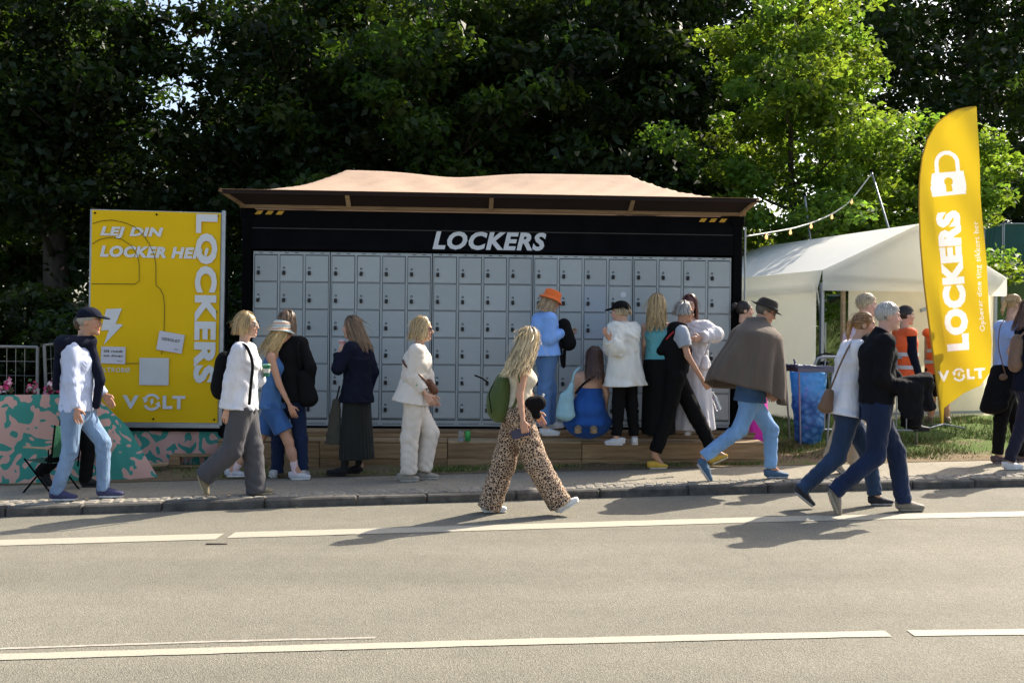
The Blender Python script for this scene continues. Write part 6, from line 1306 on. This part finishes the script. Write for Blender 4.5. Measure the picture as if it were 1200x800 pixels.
MB().tube([(.28, -.3, 1.02), (.36, -.2, 1.06), (.34, 0, 1.02), (.36, .2, 1.06), (.28, .3, 1.02)], .014, 6).build('handlebar', m_tyre, bk, True); s = Solid(.02); s.seg((-.36, 0, .93), (-.16, 0, .94), .07, .025, .03, .02, side=(0, 1, 0)); v, f = s.mesh_data(.01); obj('saddle', mesh('saddle', v, f, True), m_tyre, bk)
# ------------------------------------------------------------------ string lights and their poles
def pole_thing(x, y0, y1, x1, d, label):
    a = at(x, y0, d); b_ = at(x1, y1, d); z = float(terr_z(b_[0], d)); k = (a-b_)/(a[2]-b_[2]); b_ = b_+k*(z-b_[2]-.1)
    o = tag(empty('light_pole', (b_[0], b_[1], z)), label, 'pole', 'poles for the string lights'); MB().tube([np.zeros(3), a-np.array([b_[0], b_[1], z])], .019, 8).build('shaft', M_alu, o, True); MB().lathe([(.03, -.01), (.03, .03), (.01, .05)], 10).build('pole_cap', M_dblk, o, loc=a-np.array([b_[0], b_[1], z])); return a
pA = pole_thing(943, 229, 285, 950, 17.8, 'thin grey pole standing behind the tent roof slope'); pB = pole_thing(1021, 201, 268, 1041, 18.2, 'leaning grey pole behind the tent ridge')
sp0 = at(874, 277, 14.0); pts = [sp0, at(905, 272, 15), at(930, 267.5, 15.8), at(952, 261, 16.5), at(975, 251, 17.2), at(996, 237, 17.8), at(1021, 204, 18.2)]
P = np.array(pts); k = np.arange(7); kk = np.linspace(0, 6, 40); P = np.stack([np.interp(kk, k, P[:, i]) for i in range(3)], 1)
for _ in range(4): P[1:-1] = (P[:-2]+2*P[1:-1]+P[2:])/4
slg = tag(empty('string_lights', sp0), 'pale cord of small warm bulbs strung from container to poles', 'string lights'); MB().tube(P-sp0, .012, 6).build('cord', mat('cord_pale', (.5, .5, .46), .6), slg, True)
m, t, b, N, L = nodemat('warm_bulb'); b.inputs['Base Color'].default_value = (.8, .5, .25, 1); b.inputs['Emission Color'].default_value = (1, .5, .18, 1); b.inputs['Emission Strength'].default_value = .9
for i in (5, 12, 19, 26, 33):
    c = P[i]-sp0; MB().lathe([(.01, -.0), (.011, -.03), (.02, -.045), (.023, -.065), (.017, -.085), (.004, -.092)][::-1], 10).build('bulb', m, slg, True, loc=c)
# ------------------------------------------------------------------ green mesh fence on the slope
m_gf = mat('green_scrim', (.02, .085, .075), .7, .2, 3., .3, 5.)
def fence_panel(x0, x1, y0, y1, d, label):
    a = at(x0, y1, d); b_ = at(x1, y1, d); hgt = at(x0, y0, d)[2]-a[2]; z = a[2]; o = tag(empty('mesh_fence', (a[0], d, z)), label, 'fence', 'green screened fence panels'); wd = b_[0]-a[0]
    sheet('scrim', [(0.02, 0, .05), (wd-.02, 0, .05), (wd-.02, 0, hgt-.02), (.02, 0, hgt-.02)], m_gf, (14, 10), .02, .015, o)
    g0, g1 = float(terr_z(a[0], d))-z-.05, float(terr_z(b_[0], d))-z-.05
    for p0, p1 in (((0, 0, g0), (0, 0, hgt)), ((wd, 0, g1), (wd, 0, hgt)), ((0, 0, hgt), (wd, 0, hgt)), ((0, 0, .04), (wd, 0, .04))): MB().tube([p0, p1], .02, 6).build('tube', M_alu, o)
fence_panel(1153, 1174, 263, 328, 23, 'green screened fence panel touching the feather flag'); fence_panel(1176, 1235, 262, 326, 23, 'green screened fence panel on the slope above the ponytailed woman'); fence_panel(930, 1000, 346, 377, 24, 'green screened fence panel seen through the tent doorway')
# ------------------------------------------------------------------ left side: site fence, patterned screen, flowers, chair, pallets
M_galv = mat('galvanised', (.2, .21, .21), .45, .15, 20., metal=.5)
def fence_site(p0, p1, ztop, label, lean=0.):
    p0 = np.array(p0); p1 = np.array(p1); z = gz(p0[0], p0[1]); wd = np.hypot(*(p1-p0)[:2]); a = math.atan2(p1[1]-p0[1], p1[0]-p0[0]); o = tag(empty('site_fence', (p0[0], p0[1], z), a), label, 'fence', 'steel mesh site fence panels'); h_ = ztop-z; o.rotation_euler = (0, lean, a)
    for q in ((0, 0), (wd, wd)): MB().tube([(q[0], 0, .02), (q[0], 0, h_)], .017, 8).build('post', M_galv, o)
    for zz in (h_, .15, h_-.16): MB().tube([(0, 0, zz), (wd, 0, zz)], .014 if zz != h_-.16 else .003, 8).build('rail', M_galv, o)
    for k in range(1, int(wd/.1)): MB().tube([(k*.1, .0, .15), (k*.1, .0, h_)], .0026, 5).build('wire', M_galv, o)
    for k in range(1, 4): MB().tube([(0, .0, .15+k*(h_-.15)/4), (wd, .0, .15+k*(h_-.15)/4)], .0022, 5).build('cross_wire', M_galv, o)
fd = 11.0
fence_site(at(-150, 520, fd), at(43, 520, fd-.05), at(0, 406, fd)[2], 'bare steel site fence panel behind the patterned screen'); fence_site(at(58, 520, fd+.03), at(150, 520, fd+1.4), at(60, 404, fd)[2], 'steel site fence panel running behind the yellow banner', R(-4))
m, t, b, N, L = nodemat('teal_pink_print'); setp(b, Roughness=.8); tc = N.new('ShaderNodeTexCoord'); n1 = N.new('ShaderNodeTexNoise'); n1.inputs['Scale'].default_value = 5.6; n1.inputs['Detail'].default_value = 0; n1.inputs['Distortion'].default_value = 1.9; L.new(tc.outputs['Object'], n1.inputs['Vector'])
r1 = N.new('ShaderNodeValToRGB'); r1.color_ramp.interpolation = 'LINEAR'; e = r1.color_ramp.elements; e[0].position = .475; e[0].color = (.08, .42, .35, 1); e[1].position = .485; e[1].color = (.92, .56, .48, 1); L.new(n1.outputs[0], r1.inputs[0]); L.new(r1.outputs[0], b.inputs['Base Color']); nz = N.new('ShaderNodeTexNoise'); nz.inputs['Scale'].default_value = 5; L.new(tc.outputs['Object'], nz.inputs['Vector']); bp = N.new('ShaderNodeBump'); bp.inputs['Strength'].default_value = .3; bp.inputs['Distance'].default_value = .03; L.new(nz.outputs[0], bp.inputs['Height']); L.new(bp.outputs[0], b.inputs['Normal'])
tb = N.new('ShaderNodeBsdfTranslucent'); L.new(r1.outputs[0], tb.inputs[0]); ms = N.new('ShaderNodeMixShader'); ms.inputs[0].default_value = .5; L.new(b.outputs[0], ms.inputs[1]); L.new(tb.outputs[0], ms.inputs[2]); L.new(ms.outputs[0], N['Material Output'].inputs[0]); M_tp = m
td = 10.25; c0_ = gp(20, 556)
scr = tag(empty('patterned_screen', (c0_[0], td, gz(c0_[0], td))), 'teal fabric screen printed with pink squiggles by the fence', 'screen')
O_ = np.array(scr.location); q = lambda x, y, d=td: at(x, y, d)-O_
def L3(a): return tuple(a)
def low(x, d=td): v = at(x, 555, d); return (v[0]-O_[0], d-O_[1], gz(v[0], d)-O_[2]-.02)
sheet('fabric', [low(-120), low(45), L3(q(45, 462)), L3(q(-120, 465))], M_tp, (24, 12), .02, .02, scr); sheet('fabric', [low(45), low(112, td+.15), L3(q(108, 462, td+.15)), L3(q(45, 462))], M_tp, (14, 12), .02, .015, scr, 1); sheet('fabric', [low(112, td+.15), low(187, td+.35), L3(q(150, 500, td+.5)), L3(q(112, 464, td+.2))], M_tp, (14, 12), .03, .015, scr, 2)
sheet('fabric', [low(150, td+1.2), low(262, td+1.3), L3(q(262, 480, td+1.3)), L3(q(150, 480, td+1.2))], M_tp, (20, 12), .03, .02, scr, 3)
for x_ in (45, 112): MB().tube([low(x_, td+.03 if x_ < 50 else td+.18), L3(q(x_, 455, td+.03 if x_ < 50 else td+.18))], .012, 6).build('pole', M_alu, scr)
# flowers along the top
g = np.random.default_rng(9); m_ = 900; X_ = g.uniform(-90, 80, m_); bias = np.sin(X_*.22)+np.sin(X_*.09+2); k_ = bias > -.5; X_ = X_[k_]; m_ = len(X_); PY = 461-np.abs(g.normal(0, 5.5, m_))-3*np.sin(X_[:]*.22); D = td+.25+g.uniform(-.08, .12, m_)
cen = np.array([at(a_, b_, c_) for a_, b_, c_ in zip(X_, PY, D)]); nr_ = g.normal(size=(m_, 3)); nr_ /= np.linalg.norm(nr_, axis=1)[:, None]; ax_ = np.cross(nr_, g.normal(size=(m_, 3))); ax_ /= np.linalg.norm(ax_, axis=1)[:, None]; bx_ = np.cross(nr_, ax_); s_ = (.012+.02*g.random(m_))[:, None]
V = np.stack([cen-ax_*s_, cen+bx_*s_, cen+ax_*s_, cen-bx_*s_], 1).reshape(-1, 3); pal = np.array([(.55, .03, .16), (.7, .3, .36), (.6, .12, .2), (.05, .1, .03), (.65, .5, .5)]); T = np.repeat(pal[g.integers(0, 5, m_)], 4, axis=0)
fb = np.array([at(20, 470, td+.27)[0], td+.27, O_[2]])
fl_o = tag(empty('flower_trough', fb), 'trough of pink and red flowers above the patterned screen', 'planter'); tag(obj('blossom', mesh('blossom', V-fb, np.arange(m_*4).reshape(m_, 4), False, T), tintmat('petal', .6, .2, .1), fl_o), kind='stuff')
zz_ = at(20, 462, td+.27)[2]-O_[2]; MB().box((-.35, 0, zz_-.08), (1.9, .16, .15), bev=.01).build('trough', mat('trough_dark', (.05, .045, .04), .8), fl_o)
for dx in (-1.1, .4): MB().box((dx, 0, (zz_-.16)/2), (.05, .1, zz_-.16)).build('leg', M_dblk, fl_o)
# folding chair
pc = gp(58, 559); ch = tag(empty('camping_chair', (at(60, 559, 9.75)[0], 9.75, gz(pc[0], 9.75)), R(-20)), 'folding green canvas chair with wooden armrests beside the patterned screen', 'chair'); ch.scale = (.8, .8, .8); m_gc = cloth('green_canvas', (.02, .11, .06))
for sy in (-.22, .22):
    MB().tube([(-.22, sy, 0), (.2, sy, .42)], .011, 6).build('leg', M_dblk, ch); MB().tube([(.24, sy, 0), (-.2, sy, .42)], .011, 6).build('leg', M_dblk, ch); MB().box((-.0, sy, .56), (.42, .04, .022), bev=.006).build('armrest', M_wood_l, ch); MB().tube([(.18, sy, .4), (.17, sy, .56)], .009, 6).build('arm_post', M_dblk, ch); MB().tube([(.2, sy, .3), (.27, sy, .84)], .011, 6).build('back_post', M_dblk, ch)
sheet('seat', [(-.22, -.22, .4), (.2, -.22, .38), (.2, .22, .38), (-.22, .22, .4)], m_gc, (8, 8), -.04, 0, ch); sheet('backrest', [(.215, -.22, .45), (.215, .22, .45), (.27, .22, .83), (.27, -.22, .83)], m_gc, (8, 8), .03, 0, ch)
# pallets
def pallet(loc, rz, label, z=0):
    o = tag(empty('pallet', loc, rz), label, 'pallet', 'wooden pallets under the banner')
    for k in range(5): MB().box((0, -.32+k*.16, .13), (1.0, .11, .02), bev=.003).build('deck_board', M_wood, o)
    for yy in (-.34, 0, .34):
        for xx in (-.44, 0, .44): MB().box((xx, yy, .065), (.12, .09, .078), bev=.004).build('block', M_wood, o)
        MB().box((0, yy, .012), (1.0, .09, .02), bev=.003).build('bottom_board', M_wood, o)
    for xx in (-.44, 0, .44): MB().box((xx, 0, .112), (.1, .75, .016)).build('stringer', M_wood, o)
    return o
pp = gp(225, 549); pz = gz(pp[0]+.15, pp[1]+.45)
pallet((pp[0]+.2, pp[1]+.42, pz), R(6), 'lower pallet lying on the grass beneath the yellow banner'); pallet((pp[0]+.55, pp[1]+.62, pz+.145), R(-4), 'upper pallet stacked askew on the other one')
o = tag(empty('green_bowl', (at(213, 524, pp[1]+.35)[0], pp[1]+.42, pz+.142)), 'green plastic bowl on the pallet under the banner', 'bowl'); MB().lathe([(.05, 0), (.1, .03), (.11, .04), (.1, .04), (.05, .01)], 18).build('bowl_wall', mat('bowl_green', (.03, .3, .07), .4), o, True)
o = tag(empty('timber_plank', (gp(150, 553)[0], gp(150, 553)[1]+.1, gz(*gp(150, 553)[:2])+.02), R(6)), 'loose pale plank lying in the grass beside the pallet', 'plank'); MB().box((0, 0, .03), (.8, .09, .03), bev=.003).build('board', M_wood_l, o).rotation_euler = (0, R(-4), 0)
bx0 = at(266, 505, 11.55); o = tag(empty('black_sack', (bx0[0], 11.55, pz+.29)), 'black sack on the pallets between banner and container', 'sack'); s = Solid(.05); s.seg((0, 0, .1), (0, 0, .25), .1, .08, .09, .08, side=(1, 0, 0)); v, f = s.mesh_data(.015, .01, 20); obj('sack_cloth', mesh('sack_cloth', v, f, True), C_black, o)
# drink cans on the step
cz_ = np.array([CL[0], CL[1], 0])
def can_at(px, py, label, m_):
    d_ = 11.38; p = at(px, py, d_); o = tag(empty('drink_can', (p[0], d_, STEP_T+.001)), label, 'can'); MB().lathe([(.024, 0), (.033, .008), (.033, .105), (.027, .118), (.026, .115)], 16).build('can_wall', m_, o, True); MB().lathe([(.025, .113), (.025, .1145)], 14).build('can_lid', M_chrome, o); return o
can_at(548, 512, 'green drink can standing on the timber step', mat('can_green', (.06, .38, .1), .35, .2, 30., metal=.3)); can_at(540, 513, 'small clear cup on the timber step by the green can', gm)
# leaves and litter on the pavement and kerb
g = np.random.default_rng(5); V = []; T = []
for i in range(240):
    X_ = g.uniform(-5, 6); Y_ = kerb_y(X_)+g.uniform(-.25, 1.6) if g.random() < .7 else kerb_y(X_)-abs(g.normal(0, .05)); z_ = gz(X_, Y_)+.006; a_ = g.uniform(0, 6.28); s_ = g.uniform(.008, .024)
    if kerb_y(X_)-.01 < Y_ < kerb_y(X_)+KW: z_ = roadz(X_)+.13
    for q_ in range(4): V.append((X_+s_*(1 if q_ % 2 else .5)*math.cos(a_+q_*1.57), Y_+s_*(1 if q_ % 2 else .5)*math.sin(a_+q_*1.57), z_+g.uniform(0, .006)))
    c_ = [(.2, .13, .05), (.1, .07, .03), (.09, .12, .03), (.3, .22, .1)][g.integers(0, 4)]; T += [c_]*4
tag(obj('fallen_leaves', mesh('fallen_leaves', V, np.arange(len(V)).reshape(-1, 4), False, T), tintmat('litter', .8, .2, .1)), kind='stuff')
p = ground(359, 592, lambda X, Y: roadz(X)); tag(MB().box((0, 0, .005), (.05, .035, .006)).build('paper_scrap', M_paper, loc=p), 'scrap of white paper on the road against the kerb', 'litter')
for o_ in bpy.data.objects:
    if 'b' in o_: del o_['b']
